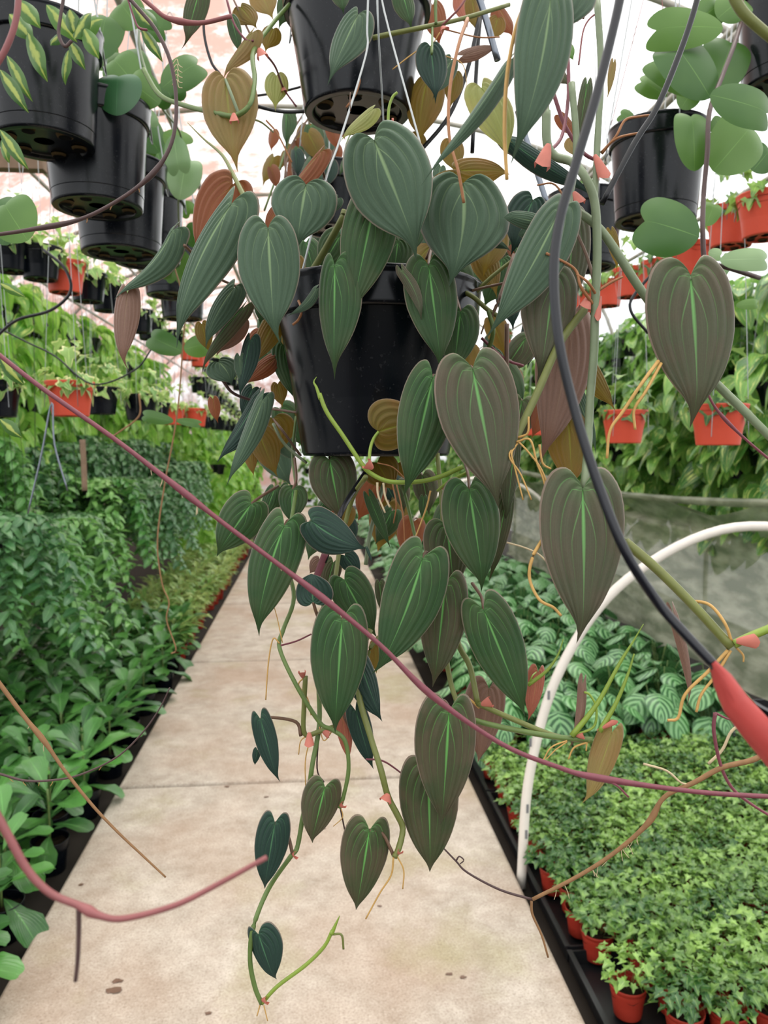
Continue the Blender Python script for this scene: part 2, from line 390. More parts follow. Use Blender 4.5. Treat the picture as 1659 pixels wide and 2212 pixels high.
def leaf_geo(o, na, nt, fn):
    """fn(side, x 0..1, y 0..-1, a, t) -> 3D point; both halves share the midrib"""
    g = leaf_grid(o, na, nt); vs, uv, fs = [], [], []
    idx = {}
    for sd in (-1, 1):
        for j in range(nt+1):
            for i in range(na+1):
                if sd == 1 and i == 0: idx[(1, j, 0)] = idx[(-1, j, 0)]; continue
                x, y = g[j][i]; a, t = i/na, j/nt
                idx[(sd, j, i)] = len(vs); vs.append(fn(sd, x, y, a, t)); uv.append((a, t))
    for sd in (-1, 1):
        for j in range(nt):
            for i in range(na):
                q = (idx[(sd, j, i)], idx[(sd, j, i+1)], idx[(sd, j+1, i+1)], idx[(sd, j+1, i)])
                fs.append(q if sd == 1 else q[::-1])
    return vs, uv, fs

LN = 0
def leaf(parent, bx, by, tx, ty, wl, wr, d, kind, dd=0., bend=0., arch=.035, fold=.25, tip=0., shape=CORDATE, pet=None, petr=.0013, petm='petiole', name='leaf', label=None, puff=1.0, na=12, nt=26, cup=.0, prm=1.0):
    """a leaf hung in space: base and tip given as sight lines with real depths, wl / wr half widths in px at depth d"""
    global LN; LN += 1
    rr = random.Random(LN*13+5)
    B, T = P(bx, by, d), P(tx, ty, d+dd)
    Lp = math.hypot(tx-bx, ty-by); dx, dy = (tx-bx)/Lp, (ty-by)/Lp
    e2 = (RT*(-dy) - UP*dx).normalized()          # left side of the leaf
    ax = T-B; e3 = e2.cross(ax).normalized()
    if e3.dot(FW) > 0: e3 = -e3                    # towards the viewer
    pxm = d/F; hw = max(wl, wr)
    bl = math.sqrt(max(0, hw*hw-wl*wl))*.55; br = math.sqrt(max(0, hw*hw-wr*wr))*.55
    org = root_loc(parent); L3 = ax.length
    ph = rr.uniform(0, 6.28); und = rr.uniform(.03, .08)*hw*pxm; twist = rr.uniform(-.35, .35)
    def fn(sd, x, y, a, t):
        v = max(0., -y)
        w, back = (wl, bl) if sd == -1 else (wr, br)
        lat = -sd*x*w*pxm + bend*pxm*4*v*(1-v)*(1 if y < 0 else 0) + tip*pxm*max(0, v-.8)**2*25
        p = B + ax*(-y) + e2*lat
        q = abs(math.sin(math.pi*a*4)) if a < .98 else 0
        h = -1.5*fold*x*x*hw*pxm - back*pxm*x + arch*L3*4*v*(1-v) - cup*x*hw*pxm
        h += puff*.13*hw*pxm*q*min(1, x*3)*(1-t*.6)
        h += und*math.sin(ph+t*9+sd*1.3)*x*x
        h -= .10*L3*max(0, y)*6*x
        h -= L3*1.6*max(0, v-.72)**2
        h -= puff*.05*hw*pxm*max(0, 1-a*7)*(1-t)
        h += twist*hw*pxm*x*sd*v
        return p + e3*h - org
    vs, uv, fs = leaf_geo(shape, na, nt, fn)
    # faces must look at the viewer
    f = fs[len(fs)//4]; a, b, c = (Vector(vs[f[0]]), Vector(vs[f[1]]), Vector(vs[f[2]]))
    if (b-a).cross(c-a).dot(e3) < 0: fs = [q[::-1] for q in fs]
    o = put(name, mesh(name, vs, fs, M[kind], uv), parent, label=label)
    if pet is not None:
        if pet == 0:
            side = rr.uniform(-1, 1); u_ = ax.normalized(); petr = .0010
            pts = [B-e3*.0006, B-u_*.003-e3*.007, B-u_*.004-e3*.022+RT*side*.004, B+u_*.006-e3*.045+RT*side*.012]
        else: pts = [B-e3*.0008]+[P(*q) for q in pet]
        vs, fs = tube_geo([p-org for p in pts], petr, 7, 5, petr*1.15)
        put('petiole', mesh('petiole', vs, fs, M[petm]), o)
    return o

def low_leaf(name, shp, L, W, mat, na=3, nt=8, droop=.25, fold=.25, seed=0, wavy=0.):
    """template leaf: base at origin, runs along +Y, faces +Z"""
    rr = random.Random(seed)
    k = rr.uniform(.7, 1.3); tw = rr.uniform(-.2, .2); ph = rr.uniform(0, 6)
    def fn(sd, x, y, a, t):
        v = -y
        return Vector((sd*x*W/2, v*L, fold*W*.5*x*x*(1 if fold > 0 else 1)-droop*k*L*v*v+tw*sd*x*W*.5*v + wavy*W*math.sin(ph+t*14)*x*x))
    vs, uv, fs = leaf_geo(shp, na, nt, fn)
    f = fs[0]; 
    n = sum(((vs[q[1]]-vs[q[0]]).cross(vs[q[2]]-vs[q[0]]).z for q in fs))
    if n < 0: fs = [q[::-1] for q in fs]
    return vs, uv, fs, mat
def tmpl(name, *a, **k):
    vs, uv, fs, mat = low_leaf(name, *a, **k); return mesh(name, vs, fs, M[mat], uv)
def frame(pos, tipdir, normal, s=1.0, roll=0):
    y = Vector(tipdir).normalized(); x = y.cross(Vector(normal)); 
    if x.length < 1e-4: x = y.cross(Vector((1, .3, .2)))
    x.normalize(); z = x.cross(y)
    m = Matrix((x*s, y*s, z*s)).transposed().to_4x4(); m.translation = Vector(pos); return m
class Bundle:
    """many small leaves joined in one mesh"""
    def __init__(s): s.v, s.f, s.uv, s.n = [], [], [], 0
    def add(s, geo, mtx):
        vs, uv, fs = geo[0], geo[1], geo[2]
        A = np.array([[*v] for v in vs]); Mx = np.array(mtx)
        s.v.append(A@Mx[:3, :3].T+Mx[:3, 3]); s.uv.append(np.array(uv)); s.f += [tuple(i+s.n for i in f) for f in fs]; s.n += len(vs)
    def add_raw(s, vs, fs):
        s.v.append(np.array([[*v] for v in vs])); s.uv.append(np.full((len(vs), 2), .5)); s.f += [tuple(i+s.n for i in f) for f in fs]; s.n += len(vs)
    def mesh(s, name, mat): return mesh(name, np.vstack(s.v), s.f, M[mat], np.vstack(s.uv))

# ------------------------------------------------------------------ the setting
def structure(name, me, loc=(0, 0, 0)):
    o = put(name, me, kind='structure'); o.location = loc; return o
vs, fs = box_geo(-6, 6, -9, 24, -.3, -.06); structure('floor', mesh('floor', vs, fs, M['ground'], smooth=False))
PL, PR = -.84, .68
path = bpy.data.objects.new('path', None); C.objects.link(path); path['kind'] = 'structure'; path.location = (0, 0, -.06)
j = [-.6, 1.33, 3.27, 5.2, 7.13, 9.06, 11, 12.93, 14.9, 16.8, 18.8]
for a, b in zip(j, j[1:]):
    g = .010; e = .012; h = .06
    vs = []; 
    for (ins, z) in ((0, -.06), (0, h-e), (e*.4, h-e*.35), (e, h)):
        vs += [(PL+ins, a+g+ins, z), (PR-ins, a+g+ins, z), (PR-ins, b-g-ins, z), (PL+ins, b-g-ins, z)]
    fs = [(i*4+k, i*4+(k+1) % 4, i*4+4+(k+1) % 4, i*4+4+k) for i in range(3) for k in range(4)]+[(12, 13, 14, 15)]
    put('slab', mesh('slab', vs, fs, M['concrete'], smooth=False), path)
# polytunnel roof: film over pipe arches
def arch(x0, h0, h1, n=24):
    return [(x0*math.cos(math.pi*k/n), h0+(h1-h0)*math.sin(math.pi*k/n)**.8) for k in range(n+1)]
prof = [(-3.6, -.06)]+[(-x, z) for x, z in arch(3.6, 2.3, 4.3)]+[(3.6, -.06)]
for nm, rng in (('wall_left', (0, 2)), ('ceiling', (1, len(prof)-1)), ('wall_right', (len(prof)-2, len(prof)))):
    sel = prof[rng[0]:rng[1]+ (1 if nm == 'ceiling' else 0)]
    vs = [(x, y, z) for y in (-4, 2, 8, 14, 20) for x, z in sel]; k = len(sel)
    fs = [(r*k+i, r*k+i+1, (r+1)*k+i+1, (r+1)*k+i) for r in range(4) for i in range(k-1)]
    structure(nm, mesh(nm, vs, fs, M['film']))
vs = [(x, 20, z) for x, z in prof]; structure('wall_back', mesh('wall_back', vs, [tuple(range(len(vs)))], M['film'], smooth=False))
frame_root = bpy.data.objects.new('roof_frame', None); C.objects.link(frame_root); frame_root['kind'] = 'structure'
for y in (2.2, 4.4, 6.6, 8.8, 11, 13.2, 15.4, 17.6):
    vs, fs = tube_geo([(x*.985, y, z*.985) for x, z in prof], .022, 8, 2); put('arch_pipe', mesh('arch_pipe', vs, fs, M['galv']), frame_root)
for x, z in ((-2.2, 3.62), (0, 4.2), (2.2, 3.62)):
    vs, fs = tube_geo([(x, -3, z), (x, 8, z), (x, 20, z)], .018, 8, 2); put('purlin', mesh('purlin', vs, fs, M['galv']), frame_root)
for x, z in ((-1.25, 2.75), (1.35, 2.75), (-.55, 2.75), (-2.2, 2.8), (2.3, 2.8), (.05, 2.75)):
    vs, fs = tube_geo([(x, -.5, z), (x, 8, z), (x, 18, z)], .014, 8, 2); put('hanging_rail', mesh('hanging_rail', vs, fs, M['galv']), frame_root)
vs, fs = box_geo(-3.4, -1.12, 3.47, 3.53, 2.62, 2.70); put('cross_beam', mesh('cross_beam', vs, fs, M['wood'], smooth=False), frame_root)

# white pipe hoops over the right bed and the plastic sheet
def hoop(y, label, first=False):
    pts = [(.70, y, -.05), (.725, y, .35), (.83, y, .72), (1.05, y, 1.01), (1.42, y, 1.18), (1.85, y, 1.10), (2.15, y, .80), (2.28, y, .35), (2.30, y, -.05)]
    vs, fs = tube_geo([Vector(p)-Vector(pts[0]) for p in pts], .0165, 14, 8)
    o = put('pipe_hoop', mesh('pipe_hoop', vs, fs, M['pvc'])); o.location = pts[0]; tag(o, label, 'pipe')
    return o
h0 = hoop(2.46, 'thick white plastic pipe hoop arching over the ivy bed beside the path')
for k, (x, z) in enumerate(((.011, .18), (.014, .27), (.021, .50), (.08, .66))):
    vs, fs = box_geo(x-.004, x+.004, -.0185, -.0160, z, z+.03); put('printed_mark', mesh('printed_mark', vs, fs, M['pvc_print'], smooth=False), h0)
hoop(6.6, 'thin white pipe hoop behind the hanging plant, farther along the bed')
# sheet: rolled top edge, wrinkled skirt
vs, fs = [], []; nu, nv = 60, 26
rr = random.Random(3)
for i in range(nu+1):
    u = i/nu; y = 3.2+6.0*u
    for q in range(nv+1):
        v = q/nv; top = 1.20-.05*math.sin(u*9)-.06*math.sin(u*3.14)+.02*math.sin(u*31)
        z = top*(1-v)+.14*v
        x = 2.34+.10*math.sin(v*2.6)*math.sin(u*7+v*2)+.035*math.sin(u*40+v*6+math.sin(v*9))*v**.5+.015*math.sin(v*60+u*14)
        if q < 5: x += -.10+.035*q; z += -.012*abs(q-2)+.02*math.sin(u*25+q)
        vs.append((x-2.34, y-3.2, z))
for i in range(nu):
    for q in range(nv): a = i*(nv+1)+q; fs.append((a, a+1, a+nv+2, a+nv+1))
o = put('plastic_sheet', mesh('plastic_sheet', vs, fs, M['drape'])); o.location = (2.34, 3.2, 0); tag(o, 'greyish clouded plastic sheet hanging in wrinkles behind the striped-leaf bed', 'plastic sheet')
vs, fs = tube_geo([(-.06, 0, 1.19), (-.07, 1.5, 1.12), (-.04, 3, 1.10), (-.08, 4.5, 1.17), (-.05, 6, 1.19)], .024, 10, 8); put('rolled_edge', mesh('rolled_edge', vs, fs, M['drape']), o)

# ------------------------------------------------------------------ pots and hangers
def pot_mesh(name, R1, r0, H, mat, band=.035, n=44):
    lip = R1-r0; rb = r0+(R1*.925-r0)*(1-band/H)
    prof = [(r0*.2, .006), (r0*.80, .006), (r0*.84, .0), (r0*.98, .0), (r0, .003), (r0+(rb-r0)*.5, (H-band)*.5), (rb, H-band), (rb+.002, H-band+.001), (R1*.965, H-band+.001), (R1*.97, H-band+.004), (R1*.99, H-.006), (R1, H-.004), (R1*1.005, H-.001), (R1*.99, H), (R1*.955, H), (R1*.93, H-.02), (r0*1.02, .02), (.001, .012)]
    out = []
    for i, p in enumerate(prof):
        for q in (prof[i-1] if i else None, None, prof[i+1] if i < len(prof)-1 else None):
            if q is None:
                if not out or out[-1] != p: out.append(p)
            else:
                dd = math.hypot(q[0]-p[0], q[1]-p[1])
                if dd > .006: out.append((p[0]+(q[0]-p[0])*.0015/dd, p[1]+(q[1]-p[1])*.0015/dd))
    # keep order: before-corner, corner, after-corner
    vs, fs = lathe_geo(out, n); fs.append(tuple(range(n)))
    return mesh(name, vs, fs, M[mat])
POTM = {}
def pot_parts(root, R1, r0, H, mat, holes=True, soil=True, band=.035):
    key = (R1, r0, H, mat)
    if key not in POTM:
        pm = pot_mesh('pot', R1, r0, H, mat, band)
        hv, hf = lathe_geo([(.0045, -.001), (.011, -.0015), (.013, .002)], 14); ring = mesh('drain_hole_rim', hv, hf, M['dirt_ring'])
        hv = [(.0095*math.cos(a), .0095*math.sin(a), -.0016) for a in [k*math.pi/6 for k in range(12)]]; hole = mesh('drain_hole', hv, [tuple(range(12))[::-1]], M['hole'])
        sv = [(0, 0, .008)]+[(r*math.cos(a)*R1, r*math.sin(a)*R1, .006*math.sin(a*5+r*9)) for r in (.45, .925) for a in [k*math.pi/12 for k in range(24)]]
        sf = [(0, 1+k, 1+(k+1) % 24) for k in range(24)]+[(1+k, 25+k, 25+(k+1) % 24, 1+(k+1) % 24) for k in range(24)]
        POTM[key] = (pm, ring, hole, mesh('soil', sv, sf, M['soil']))
    pm, ring, hole, sm = POTM[key]
    p = put('pot', pm, root)
    if holes:
        for k in range(6):
            a = k*math.pi/3+.4; put('drain_hole', hole, p, Matrix.Translation((r0*.68*math.cos(a), r0*.68*math.sin(a), .002)))
        for k in range(6):
            a = k*math.pi/3+.4; put('hole_rim', ring, p, Matrix.Translation((r0*.68*math.cos(a), r0*.68*math.sin(a), .003)) @ Matrix.Scale(.9+.2*math.sin(k*3), 4))
    if soil: put('soil', sm, root, Matrix.Translation((0, 0, H-.025)))
    return p
def hanger(root, R1, H, top, mat='wire', r=.0011, phase=.5):
    """three straight wires from rim to a hook at height top above the pot base"""
    for k in range(3):
        a = phase+k*2*math.pi/3
        vs, fs = tube_geo([(R1*1.0*math.cos(a), R1*1.0*math.sin(a), H-.03), (R1*.99*math.cos(a), R1*.99*math.sin(a), H+.01), (0, 0, top)], r, 6, 2)
        put('hanger_wire', mesh('hanger_wire', vs, fs, M[mat]), root)
    vs, fs = tube_geo([(0, 0, top-.005), (0, 0, top+.04), (.012, 0, top+.06), (.024, 0, top+.04)], r*1.2, 6, 4)
    put('hook', mesh('hook', vs, fs, M[mat]), root)

# ------------------------------------------------------------------ leaf templates for the crops
def tms(name, shp, L, W, mat, n=3, **k): return [tmpl(name, shp, L*(1+.12*i-.12), W*(1+.1*i-.1), mat, seed=i, **k) for i in range(n)]
T = {
 'pothos': tms('leaf', POTHOS, .165, .12, 'pothos', droop=.3, fold=.35),
 'pothos_lime': tms('leaf', POTHOS, .145, .105, 'pothos_lime', droop=.3, fold=.35),
 'fig': tms('leaf', OBOV, .165, .10, 'fig', droop=.25, fold=.3, wavy=.06, na=4, nt=10),
 'calathea': tms('leaf', OVATE, .17, .145, 'calathea', droop=.35, fold=-.2, na=4, nt=10),
 'ivy_cream': tms('leaf', IVY, .06, .058, 'ivy_cream', droop=.3, fold=.3, na=3, nt=22),
 'ivy': tms('leaf', IVY, .042, .042, 'ivy', droop=.3, fold=.4, na=2, nt=20, wavy=.08),
 'trail': tms('leaf', ELLIP, .046, .022, 'trail', droop=.3, fold=.5, na=2, nt=6),
 'bed': tms('leaf', ELLIP, .075, .024, 'bed', droop=.4, fold=.5, na=2, nt=6),
 'kerrii': tms('leaf', KERRII, .088, .092, 'hoya', droop=.12, fold=.15, na=5, nt=16),
}
RAW = {k: (low_leaf('x', IVY, .042, .044, 'ivy', 2, 13, .3, .4, i) if k == 'ivy' else
           low_leaf('x', IVY, .05, .05, 'ivy_cream', 2, 13, .3, .3, i) if k == 'ivy_cream' else
           low_leaf('x', ELLIP, .080, .042, 'trail', 1, 5, .3, .5, i) if k == 'trail' else
           low_leaf('x', ELLIP, .095, .036, 'bed', 1, 4, .4, .5, i) if k == 'bed' else
           low_leaf('x', OVATE, .16, .135, 'calathea', 2, 6, .3, -.2, i) if k == 'calathea' else
           low_leaf('x', POTHOS, .155, .112, 'pothos', 2, 6, .3, .35, i)) for k in ('ivy', 'ivy_cream', 'trail', 'bed', 'pothos', 'calathea') for i in (1,)}

def dirv(az, el): return Vector((math.cos(az)*math.cos(el), math.sin(az)*math.cos(el), math.sin(el)))

# placements are lists of matrices, made a few times and reused
def pl_basket(rr, n, rad, top, drop, size=1.0):
    """leaves over the dome and trailing skirt of a hanging basket; z=0 at the pot base, top = rim height"""
    out = []
    for i in range(n):
        az = rr.uniform(0, 2*math.pi); u = rr.random()
        if u < .35:   # dome
            q = math.sqrt(rr.random()); pos = Vector((math.cos(az)*rad*q, math.sin(az)*rad*q, top+.10*(1-q*q)+rr.uniform(-.02, .05)))
            tip = dirv(az, rr.uniform(-.9, .0)); nor = Vector((math.cos(az)*.5*q, math.sin(az)*.5*q, 1))
        else:         # skirt
            f = rr.random()**1.1; pos = Vector((math.cos(az)*rad*(1.05-.25*f), math.sin(az)*rad*(1.05-.25*f), top-drop*f))
            tip = dirv(az+rr.uniform(-1.1, 1.1), rr.uniform(-1.3, -.35)); nor = dirv(az+rr.uniform(-.5, .5), rr.uniform(.1, 1.0))
        out.append((rr.randrange(3), frame(pos, tip, nor, size*rr.uniform(.7, 1.2))))
    return out
def add_leaves(root, pl, tm, name='leaf'):
    for k, m in pl: put(name, tm[k], root, m)
def bundle(pl, raw, name, mat, extra=None):
    b = Bundle()
    for k, m in pl: b.add(raw, m)
    if extra: b.add_raw(*extra)
    return b.mesh(name, mat)

# ---- ivy pots on trays, right of the path
def ivy_foliage(seed):
    rr = random.Random(seed); b = Bundle(); sv, sf = [], []
    for i in range(95):
        az = rr.uniform(0, 6.283); q = rr.random()**.6*.078; z = .10+rr.uniform(.0, .065)*(1.2-q*8)+rr.uniform(0, .02)
        pos = Vector((math.cos(az)*q, math.sin(az)*q, z))
        b.add(RAW['ivy'], frame(pos, dirv(az+rr.uniform(-1, 1), rr.uniform(-.7, .3)), (rr.uniform(-.4, .4), rr.uniform(-.6, .2), 1), rr.uniform(.42, .85)))
        if i % 6 == 0: tube_geo([(math.cos(az)*q*.3, math.sin(az)*q*.3, .075), pos], .0009, 4, 1, vs=sv, fs=sf)
    return b.mesh('foliage', 'ivy'), mesh('stems', sv, sf, M['stem'])
IV = [ivy_foliage(s) for s in range(4)]
n = 0
for iy in range(15):
    y = 1.72+iy*.112
    for ix in range(16):
        x = .80+ix*.112+(.02 if iy % 2 else 0)+R.uniform(-.008, .008)
        if x > .593*y+.42 or (y < 2.05 and x < .8): continue
        edge = ix == 0
        zone = 'at the near end' if y < 2.35 else 'by the white pipe foot' if y < 2.8 else 'just before the striped leaves'
        lab = ('small potted ivy in the row along the path, ' if edge else 'small potted ivy inside the bed, ')+zone
        e = empty('potted_ivy', (x, y+R.uniform(-.008, .008), -.03), lab, 'ivy plant', ('edge row ivy ' if edge else 'ivy inside the bed ')+zone, R.uniform(0, 6.28))
        z0 = pot_parts(e, .049, .036, .085, 'dark_red_pot', holes=False, band=.012)
        f, s = IV[n % 4]; n += 1
        put('foliage', f, e, kind='stuff'); put('stems', s, e, kind='stuff')
k = 0
tv, tf = [], []
for (x0, x1) in ((-.17, -.163), (.163, .17)): box_geo(x0, x1, -.25, .25, 0, .045, tv, tf)
for (y0, y1) in ((-.25, -.243), (.243, .25)): box_geo(-.163, .163, y0, y1, 0, .045, tv, tf)
box_geo(-.163, .163, -.243, .243, 0, .004, tv, tf)
box_geo(-.178, -.163, -.25, .25, .043, .047, tv, tf); box_geo(.163, .178, -.25, .25, .043, .047, tv, tf)
tray_me = mesh('plant_tray', tv, tf, M['tray'], smooth=False)
for iy in range(5):
    for ix in range(6):
        x = .90+ix*.355; y = 1.80+iy*.515
        if x-.17 > .593*(y+.25)+.2: continue
        e = put('plant_tray', tray_me); e.location = (x, y, -.045)
        if ix == 0: tag(e, 'black plastic carrier tray under the ivy pots, at the edge of the path', 'tray', 'trays along the path edge')
        else: tag(e, 'black plastic carrier tray hidden under the ivy pots inside the bed', 'tray', 'trays inside the ivy bed')

# ---- striped round leaves
def cal_pl(seed):
    rr = random.Random(seed); out = []
    for i in range(17):
        az = i*2.4+rr.uniform(-.3, .3); el = rr.uniform(.2, 1.1); q = rr.uniform(.03, .16); z = .36-q*.9+rr.uniform(-.05, .04)
        pos = Vector((math.cos(az)*q, math.sin(az)*q, z))
        out.append((rr.randrange(3), frame(pos, dirv(az, rr.uniform(-.75, -.1)), (math.cos(az)*.3, math.sin(az)*.3-.25, 1), rr.uniform(.72, 1.05))))
    return out
CP = [cal_pl(s) for s in range(4)]
CS = []
for pl in CP:
    sv, sf = [], []
    for _, m in pl:
        p = m.translation; tube_geo([(p.x*.15, p.y*.15, .06), (p.x*.5, p.y*.5, p.z*.7), p], .0022, 5, 2, vs=sv, fs=sf)
    CS.append(mesh('stems', sv, sf, M['stem']))
n = 0
for iy in range(19):
    y = 3.48+iy*.25
    for ix in range(9):
        x = .88+ix*.26+(.1 if iy % 2 else 0)
        if x > min(2.15, .593*y+.1): continue
        zn = 'front rows next to the ivy' if y < 4.3 else 'middle rows beside the plastic sheet' if y < 5.8 else 'far rows by the second pipe'
        e = empty('striped_leaf_plant', (x+R.uniform(-.03, .03), y+R.uniform(-.03, .03), -.03), 'plant with round silver-striped leaves, '+zn, 'foliage plant', 'striped-leaf plants '+zn, R.uniform(0, 6.28))
        pot_parts(e, .07, .052, .11, 'dark_red_pot', holes=False)
        put('stems', CS[n % 4], e, kind='stuff')
        if y < 6.1: add_leaves(e, CP[n % 4], T['calathea'])
        else:
            if n < 4000 and ('calf', n % 4) not in OC: OC[('calf', n % 4)] = bundle(CP[n % 4], RAW['calathea'], 'foliage', 'calathea')
            put('foliage', OC[('calf', n % 4)], e, kind='stuff')
        n += 1

# ---- fiddle-leaf bed, left of the path
def fig_pl(seed):
    rr = random.Random(seed); out = []
    for i in range(14):
        az = i*2.4+rr.uniform(-.3, .3); z = .12+.17*i/13; el = -.15+1.15*i/13+rr.uniform(-.2, .2)
        out.append((rr.randrange(3), frame((math.cos(az)*.012, math.sin(az)*.012, z), dirv(az, el), (math.cos(az)*-.5, math.sin(az)*-.5, 1), rr.uniform(.65, 1.05)*(1 if i < 11 else .75))))
    return out
FP = [fig_pl(s) for s in range(5)]; n = 0
sv, sf = tube_geo([(0, 0, .06), (0, 0, .2), (.003, 0, .3)], .004, 6, 2); fig_stem = mesh('stem', sv, sf, M['stem'])
for iy in range(20):
    y = 1.95+iy*.2
    for ix in range(6):
        x = -.95-ix*.19-(.06 if iy % 2 else 0)
        if x < -.41*y-.2: continue
        edge = ix == 0; zn = ', at the near end' if y < 2.9 else ', in the middle of the row' if y < 4.2 else ', below the trailing baskets'
        e = empty('fiddle_leaf_plant', (x+R.uniform(-.02, .02), y+R.uniform(-.02, .02), -.06), ('fiddle-leaf plant in a black pot at the path edge' if edge else 'fiddle-leaf plant inside the left bed')+zn, 'foliage plant', ('fiddle-leaf plants at the path edge' if edge else 'fiddle-leaf plants inside the left bed')+zn, R.uniform(0, 6.28))
        pot_parts(e, .066, .05, .12, 'black_pot', holes=False)
        put('stem', fig_stem, e); add_leaves(e, FP[n % 5], T['fig']); n += 1

# ---- pale yellow-green bed, farther left
def bed_f(seed):
    rr = random.Random(seed); b = Bundle()
    for i in range(60):
        az = rr.uniform(0, 6.28); q = rr.random()*.11; z = .12+rr.random()*.16
        b.add(RAW['bed'], frame((math.cos(az)*q*.6, math.sin(az)*q*.6, z), dirv(az, rr.uniform(-.2, .9)), (-math.cos(az)*.4, -math.sin(az)*.4, 1), rr.uniform(.7, 1.2)))
    return b.mesh('foliage', 'bed')
BF = [bed_f(s) for s in range(3)]
for iy in range(24):
    y = 5.45+iy*.25
    for ix in range(3):
        x = -.98-ix*.22
        e = empty('variegated_bed_plant', (x+R.uniform(-.03, .03), y, -.06), 'low plant with narrow yellow-green leaves at the far left path edge', 'foliage plant', 'yellow-green plants at the far left path edge', R.uniform(0, 6.28))
        pot_parts(e, .066, .05, .12, 'dark_red_pot', holes=False); put('foliage', BF[(iy+ix) % 3], e, kind='stuff')
# ---- dark bed far right, behind the striped leaves
for iy in range(14):
    for ix in range(4):
        x = .95+ix*.35; y = 8.4+iy*.5
        e = empty('leafy_bed_plant', (x, y, -.06), 'leafy green plant in a red pot far along the right side of the path', 'foliage plant', 'green plants far along the right side', R.uniform(0, 6.28))
        pot_parts(e, .07, .052, .11, 'dark_red_pot', holes=False)
        put('foliage', OC[('calf', (iy+ix) % 4)] if ('calf', 0) in OC else BF[0], e, kind='stuff')

# ---- trailing plants with small glossy leaves, left, hung low
def strand(seed, length, mat):
    rr = random.Random(seed); b = Bundle(); p = Vector((0, 0, 0)); pts = [p.copy()]
    az = rr.uniform(-.5, .5); out = .13
    k = int(length/.032)
    for i in range(k):
        f = i/k; el = .5-2.0*min(1, f*3.2)
        if el < -1.42: el = -1.42+rr.uniform(-.05, .2)
        if f > .85: el += .6
        p = p+dirv(az, el)*.032; pts.append(p.copy())
        for s in (0, 1):
            a2 = az+(math.pi/2 if i % 2 else 0)+math.pi*s+rr.uniform(-.5, .5)
            b.add(RAW['trail'], frame(p, dirv(a2, rr.uniform(-.8, .2)), dirv(az, .9)+Vector((0, 0, .5)), rr.uniform(.7, 1.15)*(1 if f < .85 else .7)))
    sv, sf = tube_geo(pts[::3], .0014, 4, 1); b.add_raw(sv, sf)
    return b.mesh('strand', mat)
ST = {m: [strand(s, L, m) for s, L in enumerate((.35, .5, .65, .8, .45))] for m in ('trail', 'trail_dark')}
spots = [(x, y) for y in [3.55+.36*i for i in range(16)] for x in (-1.42, -1.85)]
for i, (x, y) in enumerate(spots):
    if x < -.41*y-.35: continue
    near = y < 6.0; dark = (i*7) % 3 == 0 or y > 5.6
    zb = .92+R.uniform(-.10, .14)+(0 if x > -1.6 else .3)+(y-3.5)*.03
    lab = ('dark small-leaved trailing plant spilling from a basket over the left bed' if dark else 'glossy small-leaved trailing plant spilling from a basket over the left bed')+(', near end' if near else ', far end')
    e = empty('trailing_basket', (x+R.uniform(-.06, .06), y, zb), lab, 'hanging plant', ('dark' if dark else 'light')+(' near' if near else ' far')+' trailing baskets on the left', R.uniform(0, 6.28))
    pot_parts(e, .085, .062, .12, 'black_pot', holes=False); hanger(e, .085, .12, 2.75-zb, 'dark_wire', .001)
    ns = 20
    for s in range(ns):
        az = s*2.4+R.uniform(-.2, .2); rad = .05+.03*(s % 3)
        put('strand', ST['trail_dark' if dark else 'trail'][R.randrange(5)], e, Matrix.Translation((rad*math.cos(az), rad*math.sin(az), .12)) @ Matrix.Rotation(az, 4, 'Z'))

# ---- pothos baskets, both side walls
PB = [pl_basket(random.Random(s+50), 58, .17, .15, .55) for s in range(4)]
PBm = [bundle(p, RAW['pothos'], 'foliage', 'pothos') for p in PB]; PBl = [bundle(p, RAW['pothos'], 'foliage', 'pothos_lime') for p in PB]
def pothos(x, y, z, lab, grp, tm, sep, n):
    e = empty('pothos_basket', (x, y, z), lab, 'hanging plant', grp, R.uniform(0, 6.28))
    pot_parts(e, .10, .072, .13, 'black_pot', holes=False); hanger(e, .1, .13, max(.4, 2.78-z), 'wire', .001)
    if sep: add_leaves(e, PB[n % 4], T[tm])
    else: put('foliage', (PBl if tm == 'pothos_lime' else PBm)[n % 4], e, kind='stuff')
n = 0
for iy in range(21):
    y = 3.7+iy*.36
    for (x, zt, tier) in ((2.62, 2.22, 'upper'), (2.55, 1.78, 'middle'), (2.6, 1.34, 'lower'), (3.02, 2.1, 'rear'), (2.98, 1.45, 'rear')):
        if x > .593*y+.45: continue
        sep = y < 5.3 and tier != 'rear'
        lab = {'upper': 'yellow-splashed pothos basket in the top row of the right leafy wall', 'middle': 'yellow-splashed pothos basket in the middle row of the right leafy wall', 'lower': 'pothos basket in the bottom row of the right wall, just above the plastic sheet', 'rear': 'pothos basket half hidden behind the front rows of the right wall'}[tier]
        pothos(x+R.uniform(-.07, .07), y+R.uniform(-.06, .06), zt-.05+R.uniform(-.06, .06), lab, tier+' pothos row on the right', 'pothos', sep, n); n += 1
for iy in range(17):
    y = 4.0+iy*.36
    for (x, zt, tier) in ((-1.95, 2.28, 'upper'), (-1.9, 1.78, 'lower'), (-2.35, 2.2, 'rear'), (-2.3, 1.5, 'rear')):
        if x < -.41*y-.45: continue
        sep = y < 5.6 and tier != 'rear'
        lab = {'upper': 'bright lime pothos basket in the top row of the left leafy wall', 'lower': 'bright lime pothos basket in the lower row of the left leafy wall', 'rear': 'lime pothos basket half hidden behind the left wall'}[tier]
        pothos(x+R.uniform(-.07, .07), y+R.uniform(-.06, .06), zt-.05+R.uniform(-.06, .06), lab, tier+' pothos row on the left', 'pothos_lime', sep, n); n += 1
